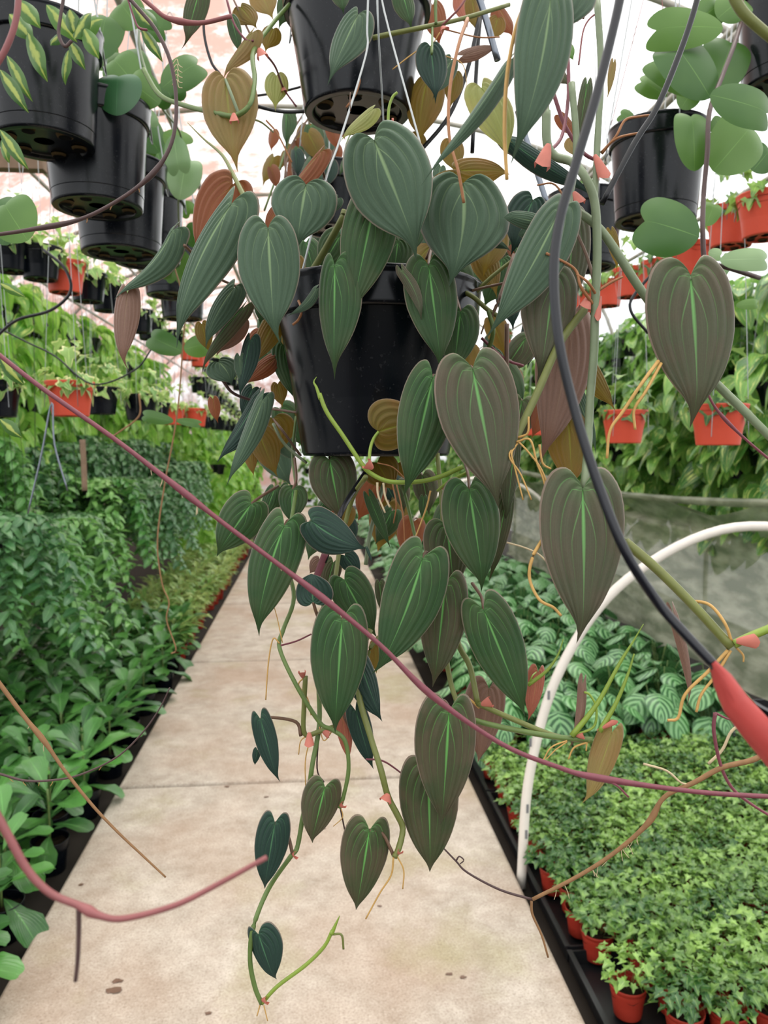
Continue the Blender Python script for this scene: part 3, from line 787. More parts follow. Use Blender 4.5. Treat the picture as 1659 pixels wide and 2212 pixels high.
# leafy baskets far down the tunnel
for i in range(20):
    for x, z in ((-1.5, .5), (1.6, .9), (-1.4, 1.1), (1.9, 1.5), (-1.7, 1.7)):
        pothos(x+R.uniform(-.2, .2), 9.6+i*.45, z, 'leafy hanging basket far down the tunnel beyond the rows', 'far leafy baskets', 'pothos_lime' if x < 0 else 'pothos', False, i)

for x in (-2.2, -1.5, -.8, -.1, .6, 1.3, 2.0, 2.7):
    for z in (.1, .8, 1.5):
        pothos(x, 19+.3*(z > 1), z, 'leafy plant closing the far end of the path', 'plants at the far end of the path', 'pothos', False, int(x*3)+int(z*2))
# ---- small hanging pots of cream-edged ivy (px, py of the pot centre, depth, colour)
IP = [pl_basket(random.Random(s+90), 30, .07, .108, .03, .85) for s in range(3)]
IPm = [bundle(p, RAW['ivy_cream'], 'foliage', 'ivy_cream') for p in IP]; IPg = [bundle(p, RAW['ivy_cream'], 'foliage', 'ivy') for p in IP]
POTW = 0
def small_pot(px, py, d, col, lab, ivy='cream', sep=True, R1=.071, grp=None, top=2.76):
    global POTW; POTW += 1
    H = R1*1.45
    base = P(px, py, d); base.z -= H*.5
    e = empty('hanging_pot', base, lab, 'hanging pot', grp, R.uniform(0, 6.28))
    pot_parts(e, R1, R1*.74, H, col, holes=True, band=.018)
    hanger(e, R1, H, max(.35, top-base.z), 'wire', .0009)
    s = Matrix.Translation((0, 0, H-.090))
    if ivy == 'cream':
        if sep: add_leaves(e, [(k, s @ m) for k, m in IP[POTW % 3]], T['ivy_cream'])
        else: put('foliage', IPm[POTW % 3], e, s, kind='stuff')
    elif ivy == 'green': put('foliage', IPg[POTW % 3], e, s, kind='stuff')
    return e
# upper left row
for a in ((22, 552, 2.45, 'black_pot', 'black hanging ivy pot cut by the left edge of the picture'),
          (87, 570, 2.5, 'black_pot', 'black hanging pot with no trailing leaves, left of the bright red pot'),
          (140, 600, 2.62, 'red_pot', 'bright red hanging pot of cream-edged ivy in the upper left row'),
          (190, 622, 2.85, 'black_pot', 'black hanging ivy pot just right of the upper red pot'),
          (232, 645, 3.1, 'black_pot', 'black hanging ivy pot, second to the right of the upper red pot')): small_pot(*a)
small_pot(300, 695, 3.6, 'black_pot', 'black hanging ivy pot under the folded leaf on the left')
small_pot(325, 712, 3.8, 'black_pot', 'black hanging ivy pot overlapping the one under the folded leaf')
for i, (px, py, d, c) in enumerate(((372, 735, 4.3, 'black_pot'), (410, 760, 4.7, 'red_pot'), (432, 775, 5.0, 'red_pot'), (455, 790, 5.5, 'black_pot'), (478, 805, 6.1, 'red_pot'), (498, 820, 6.8, 'black_pot'), (515, 832, 7.6, 'black_pot'), (535, 850, 8.6, 'red_pot'))):
    small_pot(px, py, d, c, ('red' if c == 'red_pot' else 'black')+' hanging ivy pot far along the upper left row', sep=False, grp='far '+c.split('_')[0]+' pots in the upper left row')
# lower left row
for a in ((-8, 862, 2.2, 'black_pot', 'black hanging ivy pot at the left picture edge in the lower row'),
          (152, 862, 2.3, 'red_pot', 'large-looking red hanging pot of cream-edged ivy in the lower left row'),
          (218, 866, 2.95, 'black_pot', 'black hanging ivy pot touching the big lower red pot'),
          (303, 880, 3.1, 'black_pot', 'black hanging ivy pot in the lower row, left of the small red pots'),
          (338, 892, 3.9, 'black_pot', 'smaller black hanging ivy pot left of the small red pots'),
          (373, 897, 4.2, 'red_pot', 'left one of two small red ivy pots in the lower left row'),
          (422, 902, 4.4, 'red_pot', 'right one of two small red ivy pots in the lower left row'),
          (448, 908, 5.4, 'black_pot', 'small black ivy pot right of the small red pots')): small_pot(*a, sep=a[2] < 3.5)
for i in range(12):
    px, py, d = 462+i*9, 820+i*7, 5.2+i*.6
    small_pot(px-30, py+12, d, 'black_pot', 'tiny-looking black pot in the long middle row receding on the left', sep=False, grp='middle row of black pots on the left')
for i in range(7):
    small_pot(470+i*13, 914+i*3, 6.0+i*.9, 'black_pot', 'black ivy pot far along the lower left row', sep=False, grp='far black pots in the lower left row')
# right: red pots
for a in ((1655, 468, 1.9, 'red_pot', 'red hanging pot of green ivy cut by the right edge of the picture'),
          (1580, 492, 2.1, 'red_pot', 'red hanging pot of green ivy beside the one at the right edge'),
          (1492, 566, 2.35, 'red_pot', 'red hanging pot half hidden behind the round heart-shaped leaf'),
          (1432, 598, 2.6, 'red_pot', 'third red hanging pot from the right, above the large heart leaf'),
          (1365, 612, 2.85, 'red_pot', 'red hanging pot crossed by the slanting green stem'),
          (1312, 635, 3.2, 'red_pot', 'red hanging pot just right of the upright green stem'),
          (1262, 655, 3.6, 'red_pot', 'red hanging pot behind the upright green stem'),
          (1082, 738, 4.6, 'red_pot', 'red hanging pot seen between leaves right of the black pot'),
          (1348, 922, 2.42, 'red_pot', 'lower red hanging pot with loose green ivy and aerial roots in front'),
          (1552, 918, 1.95, 'red_pot', 'lower right red hanging pot below the large heart leaf'),
          (1218, 905, 2.9, 'red_pot', 'red hanging pot mostly hidden behind the black wire'),
          (1150, 915, 3.4, 'red_pot', 'red hanging pot seen behind the mauve-brown leaf')): small_pot(*a, ivy='green', sep=False)

# ---- heart hoya plants in big black pots
def big_pot(px, py, d, lab, name='hanging_pot', R1=.091, r0=.074, H=.17, top=.75, cat='hanging pot', wires=True, mat='wire'):
    b = P(px, py, d); e = empty(name, b, lab, cat)
    pot_parts(e, R1, r0, H, 'black_pot')
    if wires: hanger(e, R1, H, top, mat, .0014)
    return e
KS = 1.18
def kleaf(parent, bx, by, tx, ty, w, d, kind='hoya', dd=0, wl=None, pet=None, **k):
    w *= KS; tx = bx+(tx-bx)*KS; ty = by+(ty-by)*KS
    return leaf(parent, bx, by, tx, ty, wl or w, w, d, kind, dd=dd, shape=KERRII, fold=.12, puff=0, pet=pet, petr=.002, petm='stem', na=6, nt=24, **k)
HB = big_pot
A1 = HB(96, 314, 1.18, 'large black hanging pot at the upper left with yellow-centred leaves', 'hanging_varieg_plant')
A2 = HB(212, 452, 1.31, 'black hanging pot with a dark heart-shaped leaf, second of the left diagonal row')
A3 = HB(262, 550, 1.5, 'black hanging pot, third of the left diagonal row of heart hoyas')
A4 = HB(318, 570, 1.78, 'black hanging pot, fourth of the left diagonal row of heart hoyas')
A5 = HB(372, 640, 2.3, 'black hanging pot low behind the folded leaf, fifth of the left diagonal row')
A6 = HB(395, 690, 2.9, 'black hanging pot at the far end of the left diagonal row')
B1 = HB(1415, 480, 1.46, 'large black hanging pot at the upper right crossed by a black wire')
B2 = HB(1262, 580, 1.85, 'black hanging pot behind the green stems at the right')
B3 = HB(1705, 190, 1.3, 'black hanging pot at the top right corner with heart-shaped leaves')
for q in ((252, 250, 255, 168, 43, 1.22, 'hoya_dark'),): kleaf(A2, *q)
for q in ((215, 130, 228, 40, 38, 1.4), (300, 215, 262, 118, 42, 1.45), (345, 225, 285, 180, 34, 1.3), (290, 180, 248, 130, 36, 1.35), (240, 150, 205, 90, 34, 1.5), (300, 60, 262, 10, 34, 1.4),
          (290, 30, 350, 62, 26, 1.5), (350, 190, 420, 140, 34, 1.3), (352, 175, 372, 215, 30, 1.35)): kleaf(A2, *q)
for q in ((345, 330, 300, 262, 30, 1.6), (330, 300, 300, 330, 26, 1.62), (352, 290, 400, 310, 22, 1.6), (330, 350, 345, 400, 30, 1.7), (375, 290, 385, 360, 24, 1.55, 'hoya_pale'), (300, 230, 318, 268, 22, 1.5, 'hoya_pale')): kleaf(A3, *q)
for q in ((388, 432, 402, 352, 32, 1.6, 'hoya_pale'), (385, 380, 372, 430, 22, 1.8), (395, 435, 410, 460, 16, 1.9), (365, 440, 350, 380, 30, 1.85), (350, 360, 330, 300, 34, 1.9), (395, 540, 380, 600, 26, 1.9), (410, 480, 424, 520, 18, 1.9), (372, 560, 345, 585, 20, 1.9)): kleaf(A4, *q)
tube('vine', [(300, 60, 1.45), (305, 120, 1.42), (345, 225, 1.4), (392, 300, 1.6), (385, 440, 1.62), (392, 560, 1.9)], .0022, 'stem_grey', A3)
for k, q in enumerate(((180, 60, 205, 110, 13), (60, 70, 90, 150, 14), (20, 30, 60, 75, 15), (100, 10, 150, 70, 14), (150, 20, 160, 65, 12), (0, 150, 45, 220, 11), (15, 120, 55, 195, 10),
          (160, 82, 208, 45, 14), (160, 85, 188, 35, 12), (150, 88, 175, 135, 10), (130, 75, 112, 92, 9), (148, 108, 140, 165, 8), (0, 280, 45, 345, 10), (5, 300, 15, 340, 8), (290, 15, 330, 55, 15), (305, 60, 340, 115, 9), (40, 0, 75, 45, 14))):
    leaf(A1, q[0], q[1], q[0]+(q[2]-q[0])*1.25, q[1]+(q[3]-q[1])*1.25, q[4]*1.35, q[4]*1.35, .98 + .02*(k % 4), 'varieg', shape=ELLIP, fold=.4, puff=0, arch=.05, na=5, nt=14)
for k, q in enumerate(((0, 770, 48, 830, 18), (0, 905, 45, 945, 14), (0, 612, 52, 640, 10))):
    leaf(A1, *q, q[4], .9, 'varieg', shape=ELLIP, fold=.4, puff=0, arch=.05, na=5, nt=14)
tube('vine', [(138, -10, .97), (130, 40, .97), (127, 75, .97), (140, 100, .97), (155, 88, .97)], .0022, 'vine_dark', A1)
# low heart-shaped leaves in front of the left rows
kleaf(A5, 60, 520, 12, 445, 46, .95, 'hoya', label='large heart-shaped leaf low at the left edge'); kleaf(A5, 5, 530, 30, 440, 34, 1.0)
L1 = empty('trailing_hoya', P(395, 745, 1.6), 'thin hanging hoya vine with paired flat leaves in front of the ivy pots', 'vine')
for q in ((395, 760, 330, 730, 22, 1.6), (397, 755, 438, 745, 20, 1.6), (375, 910, 315, 898, 12, 1.6), (380, 908, 425, 915, 8, 1.6)): kleaf(L1, *q)
tube('stem', [(372, 560, 1.62), (398, 660, 1.6), (394, 760, 1.6), (382, 900, 1.6), (355, 1050, 1.6), (340, 1170, 1.6), (350, 1260, 1.6), (365, 1300, 1.6), (360, 1340, 1.6), (380, 1400, 1.6), (370, 1412, 1.6)], .0016, 'vine_brown', L1, sides=6)
# right-hand heart hoya
KS = 1.0
kr = [(1562, 60, 1404, 62, 44, 1.12), (1535, 212, 1448, 84, 64, 1.13), (1530, 205, 1408, 118, 46, 1.2), (1540, 205, 1585, 76, 54, 1.27), (1440, 208, 1380, 172, 26, 1.24), (1534, 205, 1672, 246, 50, 1.0),
      (1500, 370, 1494, 236, 42, 1.12), (1540, 370, 1632, 262, 62, 1.1), (1510, 512, 1382, 472, 66, 1.02), (1525, 488, 1544, 436, 22, 1.1), (1545, 250, 1562, 300, 20, 1.2), (1500, 50, 1560, 6, 34, 1.22), (1550, 40, 1610, -10, 40, 1.2), (1625, 370, 1668, 318, 34, 1.25), (1530, 545, 1560, 552, 14, 1.05, 'hoya_pale'), (1470, 235, 1500, 190, 26, 1.3)]
for q in kr: kleaf(B3, *q)
for q in ((1555, 562, 1665, 560, 26, 1.02, 'hoya_pale'), (1560, 600, 1578, 545, 12, 1.1, 'hoya_pale'), (1590, 660, 1640, 655, 12, 1.15)): kleaf(B3, *q)
tube('vine', [(1600, 50, 1.2), (1585, 100, 1.15), (1560, 165, 1.12), (1533, 240, 1.08), (1528, 330, 1.06), (1520, 420, 1.05), (1518, 500, 1.03), (1525, 570, 1.03), (1560, 575, 1.03), (1640, 600, 1.08)], .0034, 'vine_dark', B3)
kleaf(B1, 1370, 262, 1338, 245, 18, 1.5); kleaf(B2, 1230, 420, 1290, 400, 20, 1.8); kleaf(B2, 1260, 415, 1300, 430, 16, 1.8)
# ------------------------------------------------------------------ the velvet-leaved plant in the middle
def hero_pot(cx, byy, d, lab, name):
    e = empty(name, P(cx, byy, d), lab, 'hanging plant'); pot_parts(e, .105, .074, .166, 'black_pot'); return e
MP = hero_pot(812, 984, .775, 'velvet dark-leaved trailing plant in a black hanging pot over the middle of the path', 'hanging_philodendron')
UPl = hero_pot(772, 248, 1.075, 'trailing plant in the black pot hanging at the top centre, seen from below', 'hanging_philodendron')
hanger(UPl, .105, .166, .8)
RV = empty('trailing_philodendron', P(1290, -40, .6), 'long philodendron vine hanging down at the right with very large bronze heart leaves', 'vine')
FV = empty('trailing_philodendron', P(1180, -60, .5), 'blurred large green leaf and folded leaf hanging closest at the top right of centre', 'vine')
BV = empty('hanging_philodendron', P(640, 420, 1.7), 'smaller philodendron farther back with orange and green leaves left of the top pot', 'hanging plant')
def w_(parent, pts, r=.0011, mat='wire', name='hanger_wire'): return tube(name, pts, r, mat, parent, sides=6, n=5)
w_(MP, [(797, -60, .775), (793, 60, .775), (790, 120, .77), (735, 300, .74), (700, 400, .72), (640, 640, .71)])
w_(MP, [(814, -60, .775), (817, 60, .78), (829, 280, .83), (838, 560, .875)])
w_(MP, [(822, -60, .775), (829, 20, .77), (905, 300, .74), (1000, 650, .72)])
w_(MP, [(797, -60, .775), (808, -80, .775), (822, -60, .775)], .0014, name='hook')

# bx, by, tx, ty, wl, wr, depth, kind, options
HERO = [
 (MP, 808, 302, 906, 552, 86, 100, .60, 'g', dict(fold=.22, arch=.03, tip=6)),
 (MP, 1000, 396, 972, 612, 96, 106, .625, 'g', dict(fold=.3, arch=.05, bend=-12)),
 (MP, 661, 399, 640, 536, 72, 72, .64, 'g', dict(fold=.15, arch=.05)),
 (MP, 500, 440, 374, 746, 44, 66, .63, 'g', dict(bend=14, fold=.3, arch=.04, tip=4)),
 (MP, 579, 493, 594, 738, 72, 62, .615, 'g', dict(fold=.18, tip=-8)),
 (MP, 372, 497, 238, 640, 20, 38, .66, 'g', dict(bend=-18, fold=.5, arch=.02)),
 (MP, 275, 634, 264, 798, 30, 26, .665, 'p', dict(fold=.3, tip=-8, label='folded-over tip showing a mauve-brown underside')),
 (MP, 503, 398, 418, 560, 62, 48, .70, 'r', dict(fold=.1, label='leaf showing its rust-brown underside')),
 (MP, 690, 330, 590, 462, 14, 30, .71, 'r', dict(fold=.3, pet=[(692, 350, .72), (705, 395, .75)])),
 (MP, 598, 452, 572, 500, 16, 16, .70, 'r', {}),
 (MP, 812, 425, 756, 694, 60, 60, .635, 'd', dict(fold=.25, tip=-6, pet=0)),
 (MP, 723, 573, 721, 816, 38, 60, .63, 'd', dict(fold=.28)),
 (MP, 926, 574, 954, 802, 60, 57, .64, 'd', dict(fold=.18, pet=[(930, 545, .67), (945, 500, .74)])),
 (MP, 995, 673, 978, 815, 40, 46, .67, 'd', dict(pet=[(985, 640, .69), (975, 610, .74)])),
 (MP, 868, 585, 911, 698, 14, 14, .632, 'z', dict(bend=-10, fold=.4)),
 (MP, 1021, 796, 1078, 1100, 92, 90, .58, 'z', dict(fold=.16, pet=0, tip=-5)),
 (MP, 935, 815, 874, 1076, 58, 66, .61, 'd', dict(fold=.2, tip=3, pet=0)),
 (MP, 818, 932, 905, 908, 44, 66, .64, 'o', dict(shape=ROUNDISH, label='small young leaf showing its bronze underside', fold=.1, pet=[(806, 950, .64), (799, 975, .635), (798, 1003, .63)], petm='lime', petr=.0013)),
 (MP, 712, 994, 738, 1128, 52, 52, .73, 'b', dict(pet=0)),
 (MP, 1014, 1058, 1046, 1282, 66, 62, .62, 'd', dict(tip=3, pet=[(1012, 1030, .64), (1005, 1000, .7)])),
 (MP, 1112, 945, 1092, 1140, 28, 20, .66, 'b', {}),
 (MP, 1095, 1070, 1058, 1262, 22, 22, .665, 'b', {}),
 (MP, 966, 1138, 982, 1285, 55, 50, .66, 'b', dict(pet=[(970, 1110, .68), (985, 1060, .7)])),
 (MP, 913, 1206, 808, 1466, 62, 72, .60, 'd', dict(fold=.2, tip=6, pet=0, bend=-8)),
 (MP, 962, 1262, 936, 1492, 48, 56, .63, 'b', dict()),
 (MP, 1045, 1318, 1140, 1556, 56, 60, .615, 'd', dict(fold=.18, pet=[(1040, 1290, .64), (1020, 1260, .66)])),
 (MP, 739, 1340, 722, 1594, 66, 60, .61, 'd', dict(pet=0, fold=.18)),
 (MP, 614, 1136, 553, 1380, 54, 58, .63, 'd', dict(tip=-2, pet=0, bend=8)),
 (MP, 674, 1126, 794, 1186, 48, 42, .62, 'k', dict(fold=.3, arch=.03, bend=8, label='blue-black leaf with a withered tip')),
 (MP, 792, 1184, 805, 1218, 3, 4, .62, 'k', {}),
 (MP, 744, 1252, 814, 1380, 45, 45, .67, 'd', {}),
 (MP, 542, 1089, 464, 1204, 50, 46, .68, 'd', dict(fold=.3, pet=[(560, 1075, .7), (600, 1050, .74)])),
 (MP, 592, 1058, 568, 1128, 20, 24, .75, 'd', {}),
 (MP, 632, 1058, 628, 1134, 32, 33, .73, 'd', dict(pet=[(640, 1035, .74), (636, 990, .76)])),
 (MP, 622, 1050, 600, 1090, 15, 15, .76, 'd', {}),
 (MP, 566, 866, 484, 1050, 22, 26, .70, 'g', dict(bend=-6, fold=.5)),
 (MP, 556, 858, 463, 1000, 20, 40, .72, 'k', dict(bend=-6)),
 (MP, 559, 936, 598, 1030, 30, 34, .78, 'o', {}),
 (MP, 590, 905, 600, 985, 44, 44, .82, 'o', dict(pet=[(610, 930, .8), (650, 985, .8)])),
 (MP, 535, 960, 548, 1030, 16, 18, .8, 'o', {}),
 (MP, 505, 622, 440, 752, 26, 32, .68, 'g', dict(bend=6)),
 (MP, 525, 665, 430, 808, 12, 22, .685, 'b', dict(bend=8, fold=.5)),
 (MP, 515, 690, 465, 768, 34, 26, .70, 'p', {}),
 (MP, 436, 700, 452, 762, 20, 16, .72, 'o', {}),
 (MP, 472, 782, 500, 832, 40, 30, .74, 'g', dict(bend=-6)),
 (MP, 540, 735, 515, 862, 18, 26, .70, 'k', {}),
 (MP, 518, 770, 520, 830, 14, 14, .70, 'g', {}),
 (MP, 595, 690, 545, 792, 26, 26, .76, 'o', {}),
 (MP, 592, 775, 525, 832, 20, 22, .78, 'r', {}),
 (MP, 560, 720, 528, 780, 20, 20, .8, 'r', {}),
 (MP, 612, 745, 640, 872, 32, 22, .78, 'd', {}),
 (MP, 578, 640, 560, 700, 26, 26, .74, 'd', {}),
 (MP, 545, 840, 520, 900, 20, 20, .78, 'k', {}), (MP, 600, 830, 610, 880, 18, 18, .8, 'o', {}),
 (MP, 735, 508, 690, 588, 38, 34, .70, 'd', dict(pet=[(745, 520, .72), (700, 600, .76)])),
 (MP, 682, 624, 617, 682, 10, 14, .655, 'g', dict(bend=-10)),
 (MP, 730, 428, 705, 462, 16, 16, .66, 'g', {}),
 (MP, 790, 415, 781, 482, 10, 10, .63, 'z', dict(bend=-4)),
 (MP, 860, 520, 850, 600, 40, 36, .68, 'd', {}), (MP, 890, 470, 880, 560, 30, 34, .70, 'd', {}), (MP, 690, 600, 660, 645, 20, 20, .72, 'o', {}),
 (MP, 640, 560, 635, 640, 22, 20, .75, 'o', {}), (MP, 655, 640, 648, 700, 14, 14, .72, 'b', {}),
 (MP, 1208, 455, 1052, 726, 46, 64, .585, 'g', dict(bend=-8, fold=.25)),
 (MP, 1196, 600, 1165, 824, 62, 62, .61, 'z', dict()),
 (MP, 1236, 470, 1225, 690, 44, 46, .64, 'z', {}),
 (MP, 1230, 690, 1166, 1006, 62, 62, .65, 'p', dict(tip=-4, bend=-10, label='large mauve-brown leaf underside')),
 (MP, 1255, 775, 1335, 886, 20, 32, .67, 'o', dict(bend=8)),
 (MP, 1238, 832, 1293, 982, 16, 20, .665, 'g', {}),
 (MP, 1228, 908, 1235, 1066, 46, 50, .66, 'o', dict(label='olive-brown leaf underside')),
 (MP, 1151, 432, 1105, 548, 46, 44, .67, 'k', dict(pet=[(1151, 455, .68), (1150, 480, .7)])),
 (MP, 1160, 480, 1090, 466, 22, 16, .62, 'g', dict(shape=ROUNDISH)), (MP, 1165, 500, 1120, 505, 16, 12, .625, 'g', dict(shape=ROUNDISH)),
 (MP, 1030, 505, 1108, 542, 12, 16, .66, 'g', dict(fold=.5)),
 (MP, 1068, 492, 1045, 595, 42, 40, .78, 'o', {}), (MP, 1040, 540, 1075, 640, 32, 32, .8, 'o', {}), (MP, 1085, 560, 1070, 640, 30, 30, .82, 'd', {}),
 (MP, 992, 368, 1105, 372, 32, 34, .72, 'o', dict(arch=.05, fold=.3, pet=[(993, 385, .72), (1003, 440, .74)])), (MP, 985, 375, 930, 384, 12, 12, .73, 'o', {}),
 (MP, 975, 305, 985, 376, 26, 26, .8, 'o', {}), (MP, 952, 360, 940, 400, 14, 14, .78, 'g', {}),
 (MP, 1110, 310, 1292, 420, 14, 26, .74, 'k', dict(fold=.4, bend=10)), (MP, 1085, 295, 1140, 350, 16, 18, .76, 'b', {}),
 (MP, 1240, 300, 1250, 345, 22, 20, .8, 'w', {}),
 (MP, 1068, 760, 1080, 800, 30, 20, .74, 'd', {}),
 (MP, 1056, 1488, 1034, 1655, 48, 44, .66, 'p', dict(label='mauve-brown leaf underside')),
 (MP, 1162, 1452, 1142, 1562, 22, 20, .655, 'u', dict(label='reddish young leaf')),
 (MP, 970, 1538, 953, 1796, 70, 66, .60, 'b', dict(pet=0)),
 (MP, 925, 1668, 930, 1898, 64, 66, .62, 'b', {}),
 (MP, 798, 1794, 768, 1978, 56, 50, .61, 'b', dict(pet=[(825, 1800, .615), (842, 1830, .615), (850, 1848, .615)])),
 (MP, 702, 1700, 670, 1828, 44, 40, .62, 'b', dict(tip=-4)),
 (MP, 594, 1778, 569, 1930, 38, 36, .62, 'k', dict(pet=[(620, 1800, .63), (632, 1845, .63)])),
 (MP, 558, 2018, 596, 2124, 34, 42, .615, 'k', {}),
 (MP, 563, 1554, 603, 1696, 26, 22, .62, 'k', dict(pet=[(590, 1550, .63), (640, 1560, .64), (650, 1590, .64)])),
 (MP, 556, 1620, 550, 1655, 10, 8, .65, 'k', {}),
 (MP, 778, 1430, 826, 1564, 46, 20, .64, 'k', {}), (MP, 768, 1535, 807, 1668, 26, 24, .65, 'k', {}),
 (MP, 738, 1540, 755, 1652, 18, 18, .66, 'u', {}), (MP, 812, 1392, 813, 1458, 16, 14, .67, 'o', {}),
 (MP, 745, 1200, 780, 1245, 22, 22, .7, 'k', {}), (MP, 798, 1074, 845, 1188, 14, 14, .75, 'd', {}),
 (MP, 815, 1000, 850, 1060, 40, 40, .8, 'o', {}), (MP, 880, 1000, 890, 1040, 30, 30, .82, 'o', {}), (MP, 720, 1215, 700, 1290, 22, 22, .72, 'b', {}),
 (MP, 962, 1085, 958, 1140, 10, 12, .72, 'd', {}), (MP, 915, 1075, 912, 1125, 10, 10, .74, 'd', {}),
 (MP, 820, 1260, 826, 1330, 12, 14, .74, 'b', {}), (MP, 690, 1210, 668, 1240, 16, 14, .72, 'p', {}),
 (MP, 1322, 1582, 1262, 1744, 24, 34, .60, 'w', dict(label='olive young leaf at the end of the side shoot')),
 (MP, 1258, 1478, 1227, 1628, 8, 12, .605, 'p', dict(bend=-8, fold=.5)),
 (MP, 460, 862, 470, 914, 14, 12, .9, 'r', {}),
 (MP, 805, 236, 734, 302, 16, 22, .70, 'y', dict(label='pale translucent young leaf', arch=.04, fold=.4)),
 # upper plant
 (UPl, 773, 32, 709, 176, 38, 44, .90, 'g', dict(tip=4, arch=.04, fold=.3)),
 (UPl, 931, 102, 942, 218, 36, 34, .92, 'k', dict(pet=[(933, 115, .90), (934, 60, .93)], petm='stem')),
 (UPl, 922, 176, 909, 312, 34, 46, 1.05, 'o', dict(label='yellow-olive backlit leaf', bend=6)),
 (UPl, 982, 160, 972, 235, 18, 22, 1.0, 'o', {}), (UPl, 975, 130, 935, 210, 26, 20, .98, 'g', {}),
 (UPl, 487, 171, 509, 362, 60, 64, .86, 'w', dict(label='large tan backlit leaf underside', pet=[(500, 205, .85), (518, 252, .85)], petm='stem_grey', petr=.0017, fold=.1)),
 (UPl, 545, 70, 478, 168, 16, 26, .90, 'w', dict(fold=.4)), (UPl, 520, 15, 555, 60, 30, 26, .95, 'o', {}), (UPl, 500, 40, 520, 120, 14, 16, .92, 'd', {}),
 (UPl, 432, -22, 400, 102, 26, 24, .88, 'b', dict(tip=14)),
 (UPl, 597, 163, 594, 236, 26, 26, 1.1, 'y', dict(label='small translucent yellow leaf')), (UPl, 590, 62, 572, 112, 24, 20, 1.1, 'o', {}),
 (UPl, 735, -30, 742, 28, 22, 18, .93, 'd', {}), (UPl, 868, -20, 890, 62, 26, 22, .93, 'd', {}), (UPl, 640, -20, 600, 60, 30, 30, 1.1, 'd', {}), (UPl, 560, -20, 590, 40, 30, 30, 1.1, 'w', {}),
 (UPl, 935, 10, 950, 100, 26, 26, 1.15, 'r', {}), (UPl, 1000, -10, 1010, 60, 24, 24, 1.15, 'u', {}), (UPl, 1080, 20, 1110, 80, 26, 20, 1.2, 'r', {}), (UPl, 1075, 40, 1060, 90, 22, 22, 1.15, 'o', {}), (UPl, 905, 20, 912, 70, 18, 20, 1.2, 'o', {}),
 (UPl, 1000, 120, 1080, 100, 14, 16, 1.0, 'p', {}), (UPl, 1020, 0, 1030, 70, 18, 16, 1.1, 'o', {}), (UPl, 905, 290, 895, 330, 26, 20, 1.1, 'o', {}),
 # closest vine
 (FV, 1190, -10, 1108, 342, 64, 62, .45, 'g', dict(fold=.2, bend=-12)),
 (FV, 1235, -60, 1190, 90, 40, 70, .47, 'g', {}),
 (FV, 1100, 132, 906, 392, 14, 26, .50, 'g', dict(fold=.5, bend=-10)),
 (FV, 1040, 190, 1098, 342, 44, 44, .54, 'y', dict(label='pale olive leaf underside', bend=-8)),
 # right vine
 (RV, 1259, 1056, 1258, 1398, 90, 96, .56, 'z', dict(fold=.14, tip=2, label='largest bronze leaf, beside the black wire')),
 (RV, 1492, 594, 1506, 922, 94, 96, .56, 'z', dict(fold=.14, label='large bronze heart leaf in front of the red pots')),
 (RV, 1455, 1330, 1492, 1535, 8, 14, .6, 'p', dict(fold=.5, bend=-6)),
 (RV, 1268, 182, 1245, 320, 12, 16, .7, 'b', {}), (RV, 1325, 135, 1312, 215, 8, 8, .7, 'w', {}), (RV, 1205, 150, 1230, 185, 18, 14, .8, 'b', {}),
 (RV, 1218, 95, 1240, 130, 14, 18, .9, 'hoya', {}), (RV, 1320, 500, 1335, 585, 10, 14, .75, 'o', {}), (RV, 1195, 90, 1215, 115, 14, 12, .8, 'k', {}), (RV, 1210, 250, 1245, 300, 14, 16, .8, 'r', {}),
 (RV, 1590, -60, 1605, 45, 10, 12, .7, 'p', {}),
]
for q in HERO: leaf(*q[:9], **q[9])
# small round double-lobed leaf seen end-on
leaf(MP, 676, 1300, 672, 1240, 44, 40, .615, 'k', shape=ROUNDISH, fold=.3, label='small rounded leaf crossed by the wine-red vine', pet=[(682, 1320, .62), (688, 1335, .625)])
# back plant
rr = random.Random(21)
pot_b = big_pot(712, 500, 1.55, 'black hanging pot half hidden behind the middle plant', R1=.075, r0=.055, H=.12)
for i in range(46):
    px = rr.gauss(655, 55); py = 330+rr.gauss(0, 60)
    if px < 545 or px > 770: continue
    d = 1.55+rr.uniform(-.2, .2); a = rr.uniform(-.5, .5)+math.pi/2; Lp = rr.uniform(35, 75)
    leaf(BV, px, py, px+math.cos(a)*Lp, py+math.sin(a)*Lp, Lp*.34*rr.uniform(.5, 1), Lp*.34, d, rr.choice('dgrrodokg'), na=4, nt=12, puff=0)
for i in range(9):
    x = 600+i*18; tube('stem', [(x+40, 240, 1.6), (x+rr.uniform(-20, 20), 330, 1.55), (x+rr.uniform(-30, 30), 420+rr.uniform(0, 60), 1.5)], .0022, rr.choice(('stem', 'stem_olive', 'petiole')), BV, sides=6)
